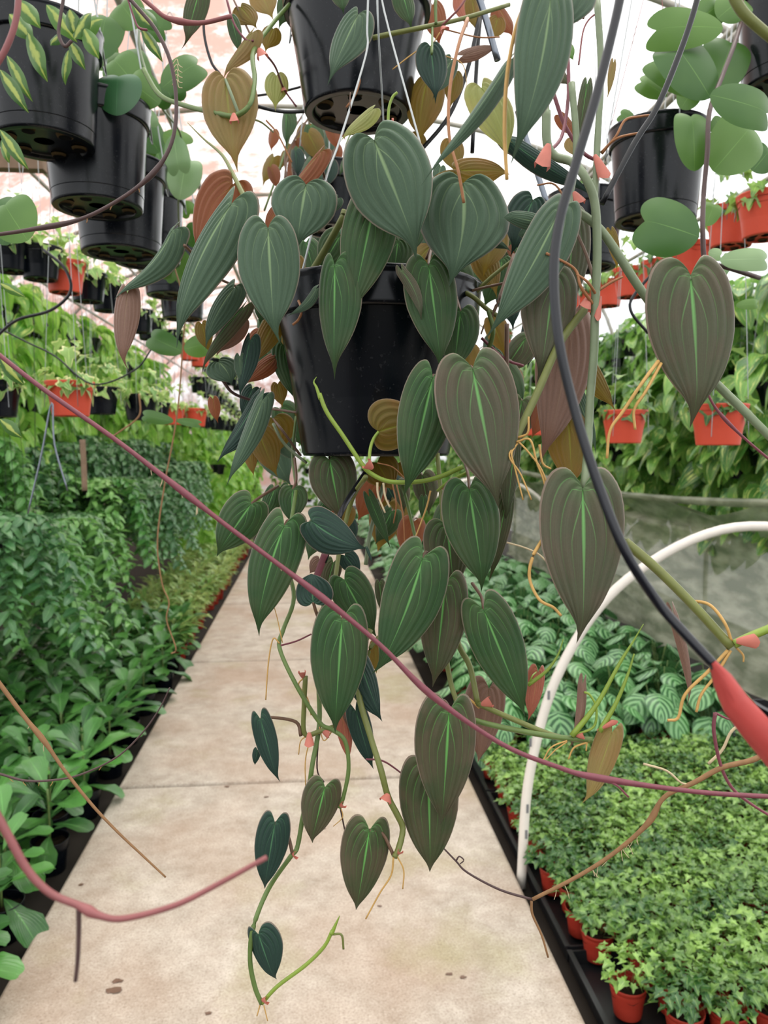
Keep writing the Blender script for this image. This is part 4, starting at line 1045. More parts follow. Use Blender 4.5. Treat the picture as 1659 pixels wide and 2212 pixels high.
# leaf filling behind the main plant, on both sides of the pot and below it
for i in range(60):
    u = rr.random()
    if u < .35: px, py = rr.gauss(590, 40), rr.uniform(640, 1000)
    elif u < .75: px, py = rr.gauss(1110, 60), rr.uniform(430, 900)
    else: px, py = rr.gauss(800, 120), rr.uniform(1000, 1130)
    d = rr.uniform(.84, 1.0); a = rr.uniform(-.6, .6)+math.pi/2; Lp = rr.uniform(60, 110)
    leaf(MP, px, py, px+math.cos(a)*Lp, py+math.sin(a)*Lp, Lp*.36*rr.uniform(.4, 1), Lp*.36, d, rr.choice('ddbokorgd'), na=6, nt=16, pet=0)
for i in range(16):
    px, py = rr.uniform(640, 1000), rr.uniform(470, 620); d = rr.uniform(.76, .86)
    a = rr.uniform(-.8, .8)+math.pi/2; Lp = rr.uniform(60, 100)
    leaf(MP, px, py, px+math.cos(a)*Lp, py+math.sin(a)*Lp, Lp*.3, Lp*.36, d, rr.choice('dbdodg'), na=6, nt=16, pet=0)

# stems and petioles (px, py, depth ...), radius, material
STEMS = [
 (MP, [(640, 640, .70), (690, 560, .69), (735, 480, .68), (745, 455, .68)], .0034, 'stem_olive'),
 (MP, [(640, 660, .70), (640, 610, .69), (665, 598, .69), (690, 598, .69)], .0015, 'root_brown'),
 (MP, [(645, 650, .68), (652, 670, .67), (645, 690, .67), (632, 702, .67)], .0012, 'root_brown'),
 (MP, [(530, 430, .68), (505, 380, .70), (480, 335, .72), (440, 300, .74), (405, 265, .75)], .0026, 'stem_olive', .0003),
 (MP, [(530, 430, .68), (560, 520, .74), (620, 620, .78)], .0026, 'stem_olive'),
 (MP, [(398, 530, .66), (418, 550, .68), (450, 590, .72), (560, 640, .78)], .0014, 'petiole'),
 (MP, [(960, 560, .70), (975, 490, .72), (1000, 440, .74)], .0024, 'stem_olive'),
 (MP, [(985, 600, .74), (990, 540, .73), (985, 480, .72)], .0016, 'petiole'), (MP, [(920, 560, .74), (935, 520, .73), (925, 480, .72)], .0013, 'petiole'),
 (MP, [(1010, 650, .73), (1060, 600, .72), (1110, 560, .72)], .002, 'stem_olive'), (MP, [(980, 640, .72), (1050, 620, .71), (1150, 600, .72)], .0014, 'petiole'),
 (MP, [(985, 625, .71), (1020, 640, .70), (1055, 670, .70), (1090, 690, .7)], .0024, 'stem_olive'), (MP, [(1055, 670, .7), (1065, 720, .7), (1045, 780, .72)], .0022, 'stem'),
 (MP, [(1110, 550, .72), (1080, 640, .70), (1060, 690, .7)], .0018, 'petiole'),
 (MP, [(1095, 700, .72), (1095, 790, .72), (1100, 860, .73)], .0022, 'petiole'), (MP, [(1040, 730, .72), (1090, 775, .72), (1130, 790, .73)], .0015, 'vine_red'),
 (MP, [(1000, 1008, .63), (950, 1030, .63), (900, 1041, .63), (840, 1040, .63), (800, 1022, .63), (780, 1000, .63), (740, 940, .63), (706, 890, .63), (690, 850, .63)], .0020, 'lime'),
 (MP, [(692, 862, .63), (684, 838, .63), (678, 825, .63), (684, 814, .63)], .0017, 'lime', .0002),
 (MP, [(1010, 1020, .66), (970, 1040, .66), (945, 1060, .67)], .0014, 'lime'),
 (MP, [(790, 1030, .66), (760, 1080, .7), (735, 1180, .7), (722, 1260, .68), (700, 1320, .66), (690, 1345, .65)], .0023, 'stem_olive'),
 (MP, [(640, 1060, .72), (620, 1200, .68), (635, 1290, .66), (612, 1360, .65), (604, 1400, .64), (640, 1480, .63), (690, 1560, .63), (715, 1575, .63), (745, 1600, .63), (753, 1660, .63), (742, 1720, .63), (733, 1745, .63)], .0019, 'stem'),
 (MP, [(700, 1300, .68), (688, 1440, .66), (690, 1560, .65), (675, 1650, .64), (668, 1700, .64), (655, 1760, .64), (642, 1830, .635), (628, 1850, .63), (580, 1920, .63), (548, 2000, .62), (540, 2070, .62), (550, 2130, .62), (565, 2168, .62)], .0021, 'stem'),
 (MP, [(565, 2168, .62), (600, 2130, .62), (660, 2085, .62), (700, 2045, .62), (718, 2010, .62)], .0016, 'lime'), (MP, [(716, 2018, .62), (726, 1995, .62), (734, 1978, .62)], .0018, 'lime', .0003), (MP, [(720, 2018, .62), (738, 2020, .62), (742, 2050, .62)], .001, 'stem_olive'),
 (MP, [(660, 1460, .64), (657, 1520, .64), (658, 1585, .64), (690, 1580, .64), (720, 1570, .64)], .0022, 'stem_olive'),
 (MP, [(800, 1360, .66), (775, 1420, .65), (775, 1500, .64), (800, 1590, .63), (822, 1660, .62), (838, 1720, .62), (858, 1760, .62), (870, 1790, .62), (862, 1830, .615), (852, 1852, .61)], .0027, 'stem_olive'),
 (MP, [(850, 1300, .68), (830, 1360, .67), (800, 1400, .66), (790, 1440, .66)], .002, 'stem_olive'),
 (MP, [(965, 1430, .66), (975, 1480, .65), (990, 1525, .64)], .0024, 'stem_olive'), (MP, [(960, 1280, .68), (990, 1390, .66), (1015, 1440, .65), (1032, 1520, .64)], .0027, 'stem_olive'),
 (MP, [(1032, 1520, .64), (1100, 1550, .62), (1200, 1590, .61), (1275, 1600, .60)], .0023, 'stem_olive'), (MP, [(1010, 1552, .63), (1080, 1570, .62), (1200, 1592, .605), (1280, 1598, .60)], .0024, 'stem'),
 (MP, [(1235, 1590, .6), (1290, 1520, .6), (1340, 1430, .6), (1365, 1390, .6), (1390, 1348, .6)], .0024, 'lime', .0003), (MP, [(1295, 1580, .6), (1330, 1520, .6), (1355, 1460, .6), (1370, 1412, .6)], .0022, 'lime', .0006),
 (MP, [(1240, 1588, .6), (1282, 1570, .6), (1288, 1530, .6), (1275, 1502, .6), (1262, 1495, .6)], .0010, 'lime'), (MP, [(1140, 1480, .64), (1180, 1450, .64), (1205, 1415, .64), (1217, 1380, .64)], .0018, 'lime', .0004), (MP, [(1142, 1478, .64), (1150, 1460, .64), (1158, 1452, .65)], .0007, 'lime'),
 (MP, [(604, 1395, .64), (640, 1385, .65), (672, 1370, .66)], .0008, 'vine_red'), (MP, [(790, 1640, .64), (830, 1645, .64), (880, 1680, .65)], .0008, 'vine_red'), (MP, [(735, 1745, .64), (745, 1795, .65)], .0007, 'vine_dark'), (MP, [(690, 1570, .645), (685, 1660, .65), (700, 1690, .65)], .0007, 'vine_dark'),
 (MP, [(725, 1450, .68), (740, 1540, .66), (790, 1630, .66)], .0012, 'petiole'),
 (MP, [(790, 1020, .72), (740, 1100, .66), (715, 1170, .66), (700, 1215, .66)], .0026, 'dark_wire'), (MP, [(703, 1196, .66), (690, 1230, .66), (682, 1250, .66)], .0034, 'vine_red'),
 (MP, [(830, 1040, .8), (800, 1150, .78), (790, 1220, .78)], .0022, 'stem_grey'), (MP, [(870, 1050, .78), (890, 1130, .76), (905, 1200, .74)], .0018, 'stem'),
 (MP, [(945, 980, .72), (955, 1100, .70), (955, 1140, .70)], .0022, 'stem_olive'),
 (MP, [(560, 880, .8), (600, 885, .78), (645, 892, .76)], .0014, 'petiole'), (MP, [(590, 915, .8), (615, 960, .79), (662, 1000, .78)], .0016, 'stem_grey'), (MP, [(640, 900, .82), (632, 980, .8), (640, 1050, .76)], .0018, 'stem'),
 (MP, [(838, 275, .66), (840, 235, .66), (848, 210, .66), (858, 200, .66)], .0013, 'lime'), (MP, [(851, 278, .66), (848, 256, .66)], .0011, 'sheath'), (MP, [(757, 240, .7), (756, 215, .7), (757, 200, .7)], .0006, 'petiole'),
 (MP, [(480, 820, .74), (505, 850, .76), (560, 870, .78)], .0016, 'vine_dark'),
 # upper plant stems
 (UPl, [(310, 150, .95), (345, 205, .93), (400, 228, .9), (470, 245, .86), (508, 250, .85), (540, 225, .85), (550, 170, .87), (548, 110, .9), (590, 50, .98), (625, 10, 1.02)], .0030, 'stem'),
 (UPl, [(490, 0, .9), (505, 50, .9), (530, 85, .9), (548, 88, .9)], .0014, 'vine_red'), (UPl, [(568, 110, 1.0), (595, 145, 1.05), (612, 190, 1.1), (640, 230, 1.1)], .0016, 'vine_red'),
 (UPl, [(805, 82, .93), (850, 72, .93), (920, 58, .93), (1000, 40, .95), (1100, 10, .98)], .0030, 'stem_olive'), (UPl, [(941, 0, .93), (941, 30, .93), (942, 52, .93)], .002, 'stem'),
 (UPl, [(955, 55, .93), (990, 20, .92), (1010, -10, .92)], .0014, 'vine_pink'), (UPl, [(955, 62, .95), (1030, 80, .95), (1080, 80, .95)], .001, 'root_brown'),
 (UPl, [(780, 115, 1.0), (782, 150, 1.0), (770, 200, 1.0), (748, 232, 1.0)], .0013, 'root_brown'),
 (UPl, [(548, 90, .95), (505, 0, .95)], .0014, 'petiole'), (UPl, [(575, 260, 1.0), (600, 290, 1.0), (630, 350, 1.0)], .0013, 'root_brown'), (UPl, [(520, 255, .86), (560, 262, .9), (590, 285, .95)], .0012, 'stem_olive'),
 # right vine stems
 (RV, [(1180, 240, .62), (1182, 310, .62), (1200, 338, .62), (1235, 350, .61), (1265, 385, .60), (1285, 440, .60), (1290, 540, .60), (1286, 650, .60), (1283, 760, .60), (1275, 860, .60), (1270, 960, .59), (1262, 1058, .565)], .0036, 'stem_grey'),
 (RV, [(1290, 0, .66), (1298, 150, .65), (1290, 320, .64), (1283, 480, .62)], .0030, 'stem_grey'), (RV, [(1235, 180, .66), (1245, 320, .65), (1230, 440, .64), (1236, 460, .63)], .003, 'stem_grey'),
 (RV, [(1236, 448, .62), (1300, 500, .61), (1380, 620, .61), (1440, 700, .61), (1530, 810, .60), (1610, 890, .58), (1680, 960, .57)], .0036, 'stem_grey'),
 (RV, [(1195, 90, .66), (1180, 200, .66), (1180, 245, .64)], .0030, 'stem_grey'), (RV, [(1430, 690, .57), (1460, 640, .59), (1490, 600, .56)], .0018, 'stem_grey'),
 (RV, [(1270, 660, .62), (1210, 740, .61), (1160, 850, .60), (1110, 955, .59)], .0034, 'stem_olive'), (RV, [(1350, 1170, .58), (1420, 1230, .57), (1500, 1310, .56), (1580, 1398, .55)], .0038, 'stem_olive'),
 (RV, [(1262, 1100, .59), (1300, 1140, .585), (1350, 1170, .58)], .0030, 'stem_olive'), (RV, [(1585, 1392, .55), (1620, 1375, .55), (1680, 1350, .55)], .0032, 'lime'),
 (RV, [(1570, -40, .5), (1600, 20, .5), (1640, 60, .5), (1690, 100, .5)], .0036, 'stem_olive'), (RV, [(1290, 640, .605), (1270, 560, .62), (1240, 490, .63)], .0014, 'petiole'),
 (RV, [(1480, 1298, .57), (1530, 1305, .56), (1565, 1345, .55), (1580, 1385, .55)], .0012, 'root'),
 (RV, [(1225, 80, .68), (1228, 200, .67), (1215, 290, .65), (1190, 325, .63)], .0016, 'vine_red'), (RV, [(1195, 200, .68), (1220, 270, .68), (1260, 330, .68), (1300, 350, .68)], .0018, 'vine_red'),
 (RV, [(1260, 40, .7), (1270, 0, .7), (1278, -20, .7)], .001, 'vine_pink'), (RV, [(1250, 140, .7), (1262, 60, .7), (1290, 30, .7), (1300, 60, .7), (1292, 65, .7)], .0008, 'vine_pink'),
]
for pr, pts, r, mt, *x_ in STEMS: tube('stem', pts, r, mt, pr, r2=(x_[0] if x_ else r*.9))
# aerial roots
ROOTS = [(FV, [(1146, -20, .46), (1115, 60, .46), (1096, 160, .46), (1090, 280, .46), (1095, 388, .46)], .0015, 'root'), (FV, [(1138, -20, .47), (1134, 50, .47), (1135, 106, .47)], .0013, 'root'),
 (UPl, [(1010, 40, .62), (990, 100, .60), (972, 190, .59), (970, 290, .58), (990, 370, .57), (1002, 438, .57)], .0015, 'root_brown'),
 (RV, [(1115, 962, .585), (1105, 980, .58), (1112, 1010, .58), (1130, 1080, .58)], .0008, 'root'), (RV, [(1118, 958, .585), (1100, 985, .58), (1125, 1025, .58), (1148, 1080, .58)], .0008, 'root'),
 (RV, [(1115, 955, .585), (1145, 950, .58), (1160, 1000, .58), (1175, 1040, .58), (1182, 1085, .58)], .0009, 'root'), (RV, [(1118, 952, .585), (1140, 975, .58), (1170, 1015, .58), (1190, 1070, .58)], .0008, 'root'),
 (RV, [(1120, 945, .585), (1140, 935, .58), (1142, 900, .58)], .0010, 'root'), (RV, [(1165, 960, .6), (1172, 1000, .6), (1190, 1013, .6)], .0010, 'root'),
 (RV, [(1172, 1165, .57), (1150, 1205, .565), (1144, 1250, .565), (1165, 1295, .56), (1195, 1312, .56), (1212, 1330, .56)], .0014, 'root'),
 (RV, [(1422, 780, .56), (1385, 830, .55), (1345, 890, .55), (1318, 930, .55), (1311, 990, .55)], .0014, 'root'), (RV, [(1428, 785, .56), (1395, 845, .55), (1370, 885, .55), (1372, 928, .55)], .0013, 'root'),
 (RV, [(1572, 1405, .55), (1530, 1450, .55), (1480, 1500, .55), (1465, 1550, .55), (1442, 1556, .55)], .0014, 'root'), (RV, [(1578, 1405, .55), (1545, 1460, .55), (1515, 1500, .55), (1504, 1538, .55)], .0013, 'root'), (RV, [(1590, 1398, .55), (1605, 1415, .55), (1606, 1430, .55)], .0009, 'root'),
 (RV, [(1283, 660, .60), (1255, 620, .59), (1240, 580, .59), (1180, 547, .58)], .0013, 'root_brown'), (RV, [(1290, 640, .60), (1270, 610, .59), (1245, 592, .59)], .0012, 'root_brown'), (RV, [(1292, 628, .60), (1320, 610, .6), (1345, 598, .6)], .0012, 'root_brown'),
 (RV, [(1298, 330, .64), (1330, 295, .63), (1350, 260, .63), (1380, 252, .63), (1412, 248, .63)], .0012, 'root_brown'), (RV, [(1300, 332, .64), (1330, 300, .63), (1385, 286, .63)], .0012, 'root_brown'), (RV, [(1236, 460, .62), (1200, 400, .62), (1160, 400, .62)], .0009, 'root_brown'),
 (MP, [(815, 1042, .63), (817, 1070, .63), (832, 1108, .63)], .0010, 'root_pale'), (MP, [(828, 1043, .63), (832, 1072, .63), (842, 1096, .63)], .0010, 'root_pale'),
 (MP, [(848, 1045, .65), (856, 1090, .65), (850, 1130, .66)], .0007, 'root_brown'), (MP, [(856, 1044, .65), (870, 1110, .65), (875, 1190, .66)], .0007, 'root_brown'), (MP, [(930, 1060, .66), (920, 1100, .66), (890, 1180, .66)], .0009, 'root'), (MP, [(815, 1000, .7), (850, 1010, .7), (880, 1040, .7)], .0006, 'root_brown'),
 (MP, [(604, 1390, .64), (590, 1380, .64), (580, 1430, .64), (574, 1512, .64)], .0007, 'root'), (MP, [(610, 1388, .64), (600, 1340, .64), (592, 1310, .64)], .0005, 'root'),
 (MP, [(655, 1465, .64), (645, 1480, .64), (665, 1510, .64), (672, 1545, .64)], .0007, 'root'), (MP, [(668, 1588, .64), (650, 1600, .64), (645, 1630, .64)], .0006, 'root'), (MP, [(672, 1590, .64), (660, 1640, .64), (660, 1700, .64)], .0006, 'root'), (MP, [(720, 1575, .64), (700, 1600, .64), (690, 1570, .64)], .0006, 'root'),
 (MP, [(850, 1852, .61), (845, 1890, .61), (820, 1930, .61), (790, 1985, .61)], .0008, 'root'), (MP, [(858, 1850, .61), (872, 1880, .61), (870, 1920, .61)], .0007, 'root'), (MP, [(735, 1742, .63), (740, 1765, .63), (720, 1785, .63)], .0005, 'root'),
 (MP, [(562, 2170, .62), (555, 2195, .62)], .0006, 'root'), (MP, [(570, 2172, .62), (578, 2205, .62)], .0006, 'root'), (MP, [(1000, 1500, .64), (1020, 1515, .64), (1035, 1530, .64)], .0012, 'root'),
 (MP, [(1225, 1600, .6), (1190, 1615, .6), (1170, 1650, .6)], .0007, 'root'), (MP, [(1225, 1602, .6), (1200, 1620, .6), (1180, 1640, .6)], .0006, 'root'), (MP, [(1270, 1603, .6), (1240, 1615, .6), (1228, 1640, .6)], .0009, 'root'), (MP, [(1268, 1602, .6), (1266, 1622, .6)], .0008, 'root'),
 (UPl, [(915, 100, .93), (880, 125, .93), (848, 150, .93)], .0009, 'root'), (UPl, [(950, 70, .94), (930, 100, .94), (905, 110, .94)], .0008, 'root'), (UPl, [(960, 120, .95), (1000, 140, .95), (1010, 200, .96)], .0007, 'root')]
for pr, pts, r, mt in ROOTS: tube('aerial_root', pts, r, mt, pr, sides=6, r2=r*.75)
# pink papery sheaths at the nodes
def sheath(parent, px, py, tx, ty, w, d, mt='sheath'):
    a, b = P(px, py, d), P(tx, ty, d-.004); org = root_loc(parent); ax = b-a; e2 = ax.cross(FW).normalized(); e3 = e2.cross(ax).normalized()
    vs, fs = [], []; n = 9; m = 6; W = w*d/F
    for i in range(m+1):
        t = i/m; rad = W*.5*(.32+.78*t**.8)
        for k in range(n):
            an = math.pi*1.5*k/(n-1)-math.pi*.75
            vs.append(a+ax*(t+.12*math.cos(an*2)*t)+e2*math.sin(an)*rad-e3*math.cos(an)*rad*.7-org)
    for i in range(m):
        for k in range(n-1): fs.append((i*n+k, i*n+k+1, (i+1)*n+k+1, (i+1)*n+k))
    put('sheath', mesh('sheath', vs, fs, M[mt]), parent)
for q in ((RV, 1185, 312, 1170, 362, 34, .61), (RV, 1285, 335, 1308, 385, 26, .63), (RV, 1240, 415, 1255, 440, 24, .61), (RV, 1590, 1385, 1635, 1385, 30, .545), (RV, 1272, 640, 1262, 668, 26, .60), (RV, 1298, 640, 1290, 690, 14, .6),
          (MP, 805, 1012, 790, 1000, 24, .625), (MP, 1040, 1522, 1062, 1516, 24, .635), (MP, 668, 1582, 668, 1612, 20, .635), (MP, 655, 1465, 652, 1450, 16, .64), (MP, 838, 1715, 832, 1732, 26, .615), (MP, 860, 1845, 866, 1838, 12, .61),
          (MP, 565, 2160, 578, 2162, 16, .62), (MP, 632, 1846, 640, 1848, 16, .625), (MP, 733, 1742, 744, 1738, 14, .63), (MP, 695, 1578, 712, 1588, 16, .64), (MP, 955, 1052, 975, 1058, 22, .67), (MP, 1290, 1578, 1330, 1558, 12, .6), (MP, 1245, 1590, 1262, 1590, 14, .6), (MP, 1100, 960, 1085, 1000, 26, .60),
          (UPl, 505, 245, 506, 265, 20, .845), (UPl, 560, 105, 568, 125, 24, .9), (UPl, 955, 58, 962, 66, 20, .92), (UPl, 612, 188, 614, 198, 12, 1.1)): sheath(*q)

# ------------------------------------------------------------------ loose vines, wires and rods
def loose(name, label, cat, pts, r, mat, r2=None, knots=(), extra=(), sides=10):
    o = tube(name, pts, r, mat, None, r2=r2, knots=knots, sides=sides); tag(o, label, cat)
    org = root_loc(o)
    for nm, p, rr_, m in extra:
        vs, fs = tube_geo([P(*q)-org for q in p], rr_, 6, 4, rr_*.7); put(nm, mesh(nm, vs, fs, M[m]), o)
    return o
def rootlets(pts, n, L, d, seed, m='root_pale', r=.0004):
    q = random.Random(seed); c = catmull([Vector(p) for p in pts], 6); out = []
    for i in range(n):
        p = c[q.randrange(2, len(c)-2)]; a = q.uniform(.9, 2.2); l = L*q.uniform(.5, 1.2)
        out.append(('rootlet', [(p.x, p.y, p.z), (p.x+math.cos(a)*l*.5, p.y+math.sin(a)*l*.5, p.z), (p.x+math.cos(a)*l+q.uniform(-4, 4), p.y+math.sin(a)*l, p.z)], r, m))
    return out
V1 = [(-30, 742, .5), (0, 768, .5), (100, 845, .5), (250, 950, .5), (395, 1062, .5), (480, 1128, .5), (560, 1188, .5), (695, 1290, .5), (820, 1392, .5), (930, 1500, .5), (1080, 1605, .5), (1200, 1655, .5), (1290, 1680, .5), (1500, 1710, .51), (1680, 1722, .52)]
loose('vine', 'long wine-red vine slanting down across the whole picture from the left edge', 'vine', V1, .0016, 'vine_red', knots=(.29, .5, .64, .86),
      extra=rootlets(V1[3:6], 7, 22, .5, 1)+[('side_shoot', [(1290, 1680, .5), (1330, 1695, .5), (1358, 1722, .5)], .001, 'vine_red')]+rootlets(V1[6:8], 2, 12, .5, 4))
V2 = [(255, -30, .6), (300, 20, .6), (340, 70, .6), (370, 140, .6), (381, 230, .6), (370, 310, .6), (330, 375, .6), (260, 430, .6), (170, 475, .6), (60, 497, .6), (-30, 510, .6)]
loose('vine', 'dark brown vine looping round in front of the upper left black pots', 'vine', V2, .0015, 'vine_dark', knots=(.6, .85), extra=rootlets(V2[6:], 3, 20, .6, 2, 'vine_brown', .0006)+[('rootlet', [(372, 140+k*11, .6), (382, 128+k*11, .6), (386, 140+k*12, .6), (394, 146+k*11, .6)], .0004, 'root_pale') for k in range(5)]+[('side_shoot', [(318, 65, .6), (300, 60, .6), (290, 40, .6), (270, -20, .6)], .001, 'vine_red')])
V3 = [(-30, 1720, .30), (15, 1800, .30), (60, 1880, .30), (110, 1930, .30), (170, 1956, .30), (215, 1978, .30), (270, 1984, .30), (380, 1955, .30), (480, 1905, .30), (576, 1852, .30)]
loose('vine', 'thick rose-brown vine curving close in front at the lower left', 'vine', V3, .0017, 'vine_pink', r2=.0010, knots=(.5,), extra=[('side_shoot', [(170, 1955, .30), (170, 2010, .30), (168, 2070, .30), (163, 2120, .30)], .0011, 'vine_dark')]+rootlets(V3[5:], 4, -7, .3, 3, 'sheath', .0005))
V4 = [(-30, 1440, .6), (0, 1478, .6), (50, 1545, .6), (97, 1603, .6), (140, 1665, .6), (200, 1740, .6), (255, 1798, .6), (310, 1850, .6), (358, 1895, .6)]
loose('vine', 'brown vine tapering to a thin tip over the left edge of the path', 'vine', V4, .0019, 'vine_brown', r2=.0007, knots=(.35,), extra=rootlets(V4[2:5], 4, 20, .6, 5))
V5 = [(-30, 1668, .9), (0, 1672, .9), (60, 1687, .9), (140, 1682, .9), (200, 1663, .9), (260, 1630, .9), (310, 1580, .9), (345, 1530, .9), (367, 1485, .9)]
loose('vine', 'thin dark vine arching over the left fiddle-leaf plants', 'vine', V5, .0016, 'vine_dark', r2=.0007, extra=rootlets(V5[1:6], 6, 14, .9, 6, 'root'))
V6 = [(1680, 1608, .7), (1630, 1640, .7), (1560, 1658, .7), (1500, 1690, .7), (1435, 1722, .7), (1400, 1778, .7), (1330, 1840, .7), (1250, 1892, .7), (1150, 1943, .7)]
loose('vine', 'tan-brown vine rising to the right above the ivy bed with a downward fork', 'vine', V6, .0026, 'vine_brown', r2=.0016, knots=(.6,), extra=rootlets(V6[5:], 13, 34, .7, 7)+[('side_shoot', [(1150, 1943, .7), (1080, 1922, .7), (1010, 1885, .7), (985, 1860, .7), (958, 1832, .7)], .0012, 'vine_dark'), ('side_shoot', [(1148, 1945, .7), (1150, 1975, .7), (1170, 2020, .7), (1184, 2068, .7)], .0013, 'vine_brown'), ('side_shoot', [(1390, 1650, .7), (1440, 1665, .7), (1470, 1690, .7), (1490, 1695, .7)], .0012, 'root_pale'), ('curl', [(985, 1860, .7), (992, 1850, .7), (1002, 1858, .7), (994, 1866, .7)], .0008, 'vine_dark')])
V7 = [(1545, 1540, .7), (1542, 1580, .7), (1556, 1650, .7), (1580, 1700, .7), (1620, 1735, .7), (1680, 1772, .7)]
loose('vine', 'dark red vine crossing the tan one near the right edge', 'vine', V7, .0018, 'vine_red', r2=.0012, extra=[('side_shoot', [(1545, 1540, .7), (1580, 1555, .7), (1640, 1560, .7)], .0012, 'vine_red')])
loose('vine', 'thick rose-brown vine at the top left corner in front of the black pot', 'vine', [(42, -30, .45), (35, 40, .45), (15, 100, .45), (-20, 160, .45)], .0018, 'vine_pink')
loose('vine', 'rose-brown vine end reaching in from the top, left of the centre pot', 'vine', [(290, -20, .7), (330, 15, .7), (365, 40, .7), (430, 50, .7), (500, 35, .7)], .002, 'vine_pink', knots=(.6,))
loose('vine', 'thin red-brown vine dropping behind the lower right red pot', 'vine', [(1520, 830, .8), (1545, 880, .8), (1590, 930, .8), (1659, 990, .8), (1690, 1010, .8)], .0014, 'vine_red', knots=(.4,))
loose('vine', 'curly tan tendril above the ivy pots on the left side', 'vine', [(300, 850, 2.0), (303, 890, 2.0), (290, 910, 2.0), (262, 930, 2.0), (240, 945, 2.0)], .0022, 'vine_brown')
loose('vine', 'pale dried vine in front of the plastic sheet', 'vine', [(1095, 1172, .9), (1130, 1182, .9), (1160, 1195, .9), (1180, 1212, .9)], .0010, 'root_pale')
loose('vine', 'grey twig curling upright at the right edge over the striped leaves', 'vine', [(1530, 1650, .75), (1560, 1620, .75), (1580, 1580, .75), (1605, 1566, .75), (1640, 1568, .75)], .0014, 'root_pale')
for q in range(1): pass
# the near black wire with its red tape
hw = loose('coated_wire', 'thick black coated wire bending down the right side in front of everything', 'wire', [(1350, -60, .36), (1330, 40, .36), (1290, 200, .36), (1245, 350, .36), (1208, 480, .36), (1196, 600, .36), (1208, 740, .36), (1240, 880, .36), (1290, 1040, .355), (1350, 1190, .35), (1420, 1300, .35), (1480, 1370, .345), (1545, 1440, .34)], .0023, 'hose', sides=14)
tp, tw_ = [(1540, 1432), (1562, 1470), (1590, 1520), (1640, 1580), (1700, 1650)], [8, 22, 30, 34, 36]
def tape_pt(i, k):
    (x, y), w = tp[i], tw_[i]; a = (k/4-.5)*2
    nx, ny = .80, -.60
    return P(x+nx*w*a, y+ny*w*a, .34-.004*(1-a*a)+.002*math.sin(i*2+k))
org = P(*tp[0], .34); vs, fs = [], []
for i in range(5):
    for k in range(5): vs.append(tape_pt(i, k)-org)
for i in range(5):
    for k in range(5): vs.append(tape_pt(i, k)+FW*.0015-org)
for i in range(4):
    for k in range(4): a = i*5+k; fs += [(a, a+1, a+6, a+5), (a+25, a+30, a+31, a+26)]
for i in range(4): fs += [(i*5, i*5+5, i*5+30, i*5+25), (i*5+4, i*5+29, i*5+34, i*5+9)]
o = put('tape_tag', mesh('tape_tag', vs, fs, M['tape'])); o.location = org; tag(o, 'red tape strip folded round the end of the black wire at the right edge', 'tape')
loose('pot_strap', 'flat black wire strap crossing in front of the upper right black pot', 'wire', [(1520, -60, .62), (1500, 20, .62), (1470, 110, .62), (1420, 230, .62), (1370, 310, .62), (1300, 440, .62)], .0024, 'dark_wire')
loose('steel_rod', 'grey steel hanger rod slanting at the top, right of the centre pot', 'rod', [(1022, -30, 1.0), (1040, 10, 1.0), (1075, 130, 1.0)], .0045, 'steel')
loose('steel_rod', 'dark steel hanger rod slanting down behind the right-hand leaves', 'rod', [(1118, 240, .95), (1140, 310, .95), (1185, 450, .95)], .0036, 'steel')
loose('cable', 'thin black cable hanging straight down between the top pots', 'cable', [(1045, -30, 1.2), (1032, 100, 1.2), (1020, 330, 1.2)], .0035, 'dark_wire')
loose('cable', 'black cable sloping from the top centre pot down to the big heart leaf', 'cable', [(1035, 40, 1.1), (1010, 150, 1.1), (970, 250, 1.1), (905, 330, 1.1)], .0032, 'dark_wire')
loose('cable', 'thin black cable bowing down left of the tan backlit leaf', 'cable', [(450, -30, 1.0), (440, 60, 1.0), (455, 130, 1.0), (475, 160, 1.0)], .0018, 'dark_wire')
loose('cable', 'black drip cable looping out to the left under the top centre pot', 'cable', [(540, 225, 1.15), (600, 240, 1.15), (660, 240, 1.12), (750, 225, 1.1)], .0028, 'dark_wire')
loose('cable', 'short black cable behind the small yellow leaf left of the top pot', 'cable', [(545, 208, 1.3), (600, 200, 1.3), (660, 185, 1.3)], .0022, 'dark_wire')
loose('cable', 'grey drip cable curling past the red pot at the left edge', 'cable', [(95, 540, 1.6), (140, 580, 1.6), (152, 630, 1.6), (110, 670, 1.6), (40, 690, 1.6), (0, 720, 1.6), (-20, 745, 1.6)], .0032, 'dark_wire')
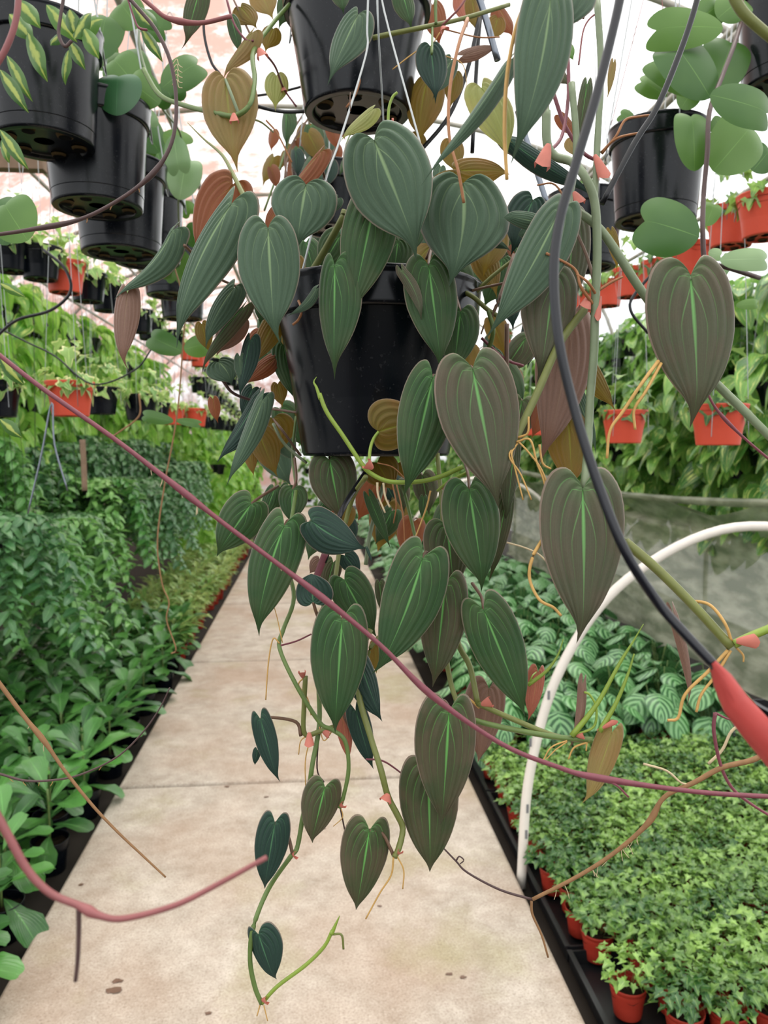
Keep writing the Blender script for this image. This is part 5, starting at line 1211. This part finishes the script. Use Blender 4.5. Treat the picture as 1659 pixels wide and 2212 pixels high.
loose('cable', 'dark thin cable drooping in front of the left pothos wall', 'cable', [(-20, 700, 2.0), (60, 740, 2.0), (120, 770, 2.0), (200, 830, 2.0), (290, 800, 2.0), (330, 750, 2.0)], .0022, 'dark_wire')
loose('cable', 'black drip cable bowed in front of the right pothos wall', 'cable', [(1440, 560, 1.3), (1375, 630, 1.3), (1362, 670, 1.3), (1400, 720, 1.3)], .0026, 'dark_wire')
loose('wire', 'grey wire bent into an upside-down V under the big lower red pot', 'wire', [(60, 1110, 1.9), (90, 980, 1.9), (112, 870, 1.9), (118, 960, 1.9), (146, 1060, 1.9)], .0022, 'steel')
for k, (px, py, d) in enumerate(((178, 950, 3.6),)):
    loose('post', 'pale thin post standing among the left leaves', 'post', [(px, py, d), (px+3, py+55, d), (px+5, py+110, d)], .013, 'wood', sides=12)
for k, (a, b) in enumerate((((1395, -20), (1320, 270)), ((1428, -20), (1440, 100)), ((1170, -20), (1180, 60)))):
    loose('thread', ('fine hanging thread against the white roof, in the middle', 'fine hanging thread against the white roof, near the heart leaves', 'fine hanging thread against the white roof, above the nearest leaf')[k], 'thread', [(a[0], a[1], 1.2), ((a[0]+b[0])/2, (a[1]+b[1])/2, 1.2), (b[0], b[1], 1.2)], .0006, 'vine_pink')
# fallen scraps on the path
SC = [((245, 2140), .026), ((175, 1912), .012), ((575, 1722), .012), ((490, 1700), .015), ((700, 1790), .01), ((970, 2105), .012), ((1000, 2112), .012), ((820, 1958), .01), ((450, 2190), .012), ((255, 2120), .02)]
for k, ((px, py), s) in enumerate(SC):
    q = P(px, py, 1); t = (0-1.45)/(q.z-1.45); g = CAM+(q-CAM)*t
    vs, fs = [], []; q_ = random.Random(k); n = 9
    for lay in (0, .002):
        for i in range(n): a = i*2*math.pi/n; r = s*(.4+.6*q_.random()); vs.append((math.cos(a)*r, math.sin(a)*r*.6, lay+.001))
    fs = [tuple(range(n))[::-1], tuple(range(n, 2*n))]+[(i, (i+1) % n, n+(i+1) % n, n+i) for i in range(n)]
    o = put('leaf_scrap', mesh('leaf_scrap', vs, fs, M['petiole'], smooth=False)); o.location = g; tag(o, 'small dry brown leaf scrap lying on the concrete path', 'debris', 'dry scraps on the path')
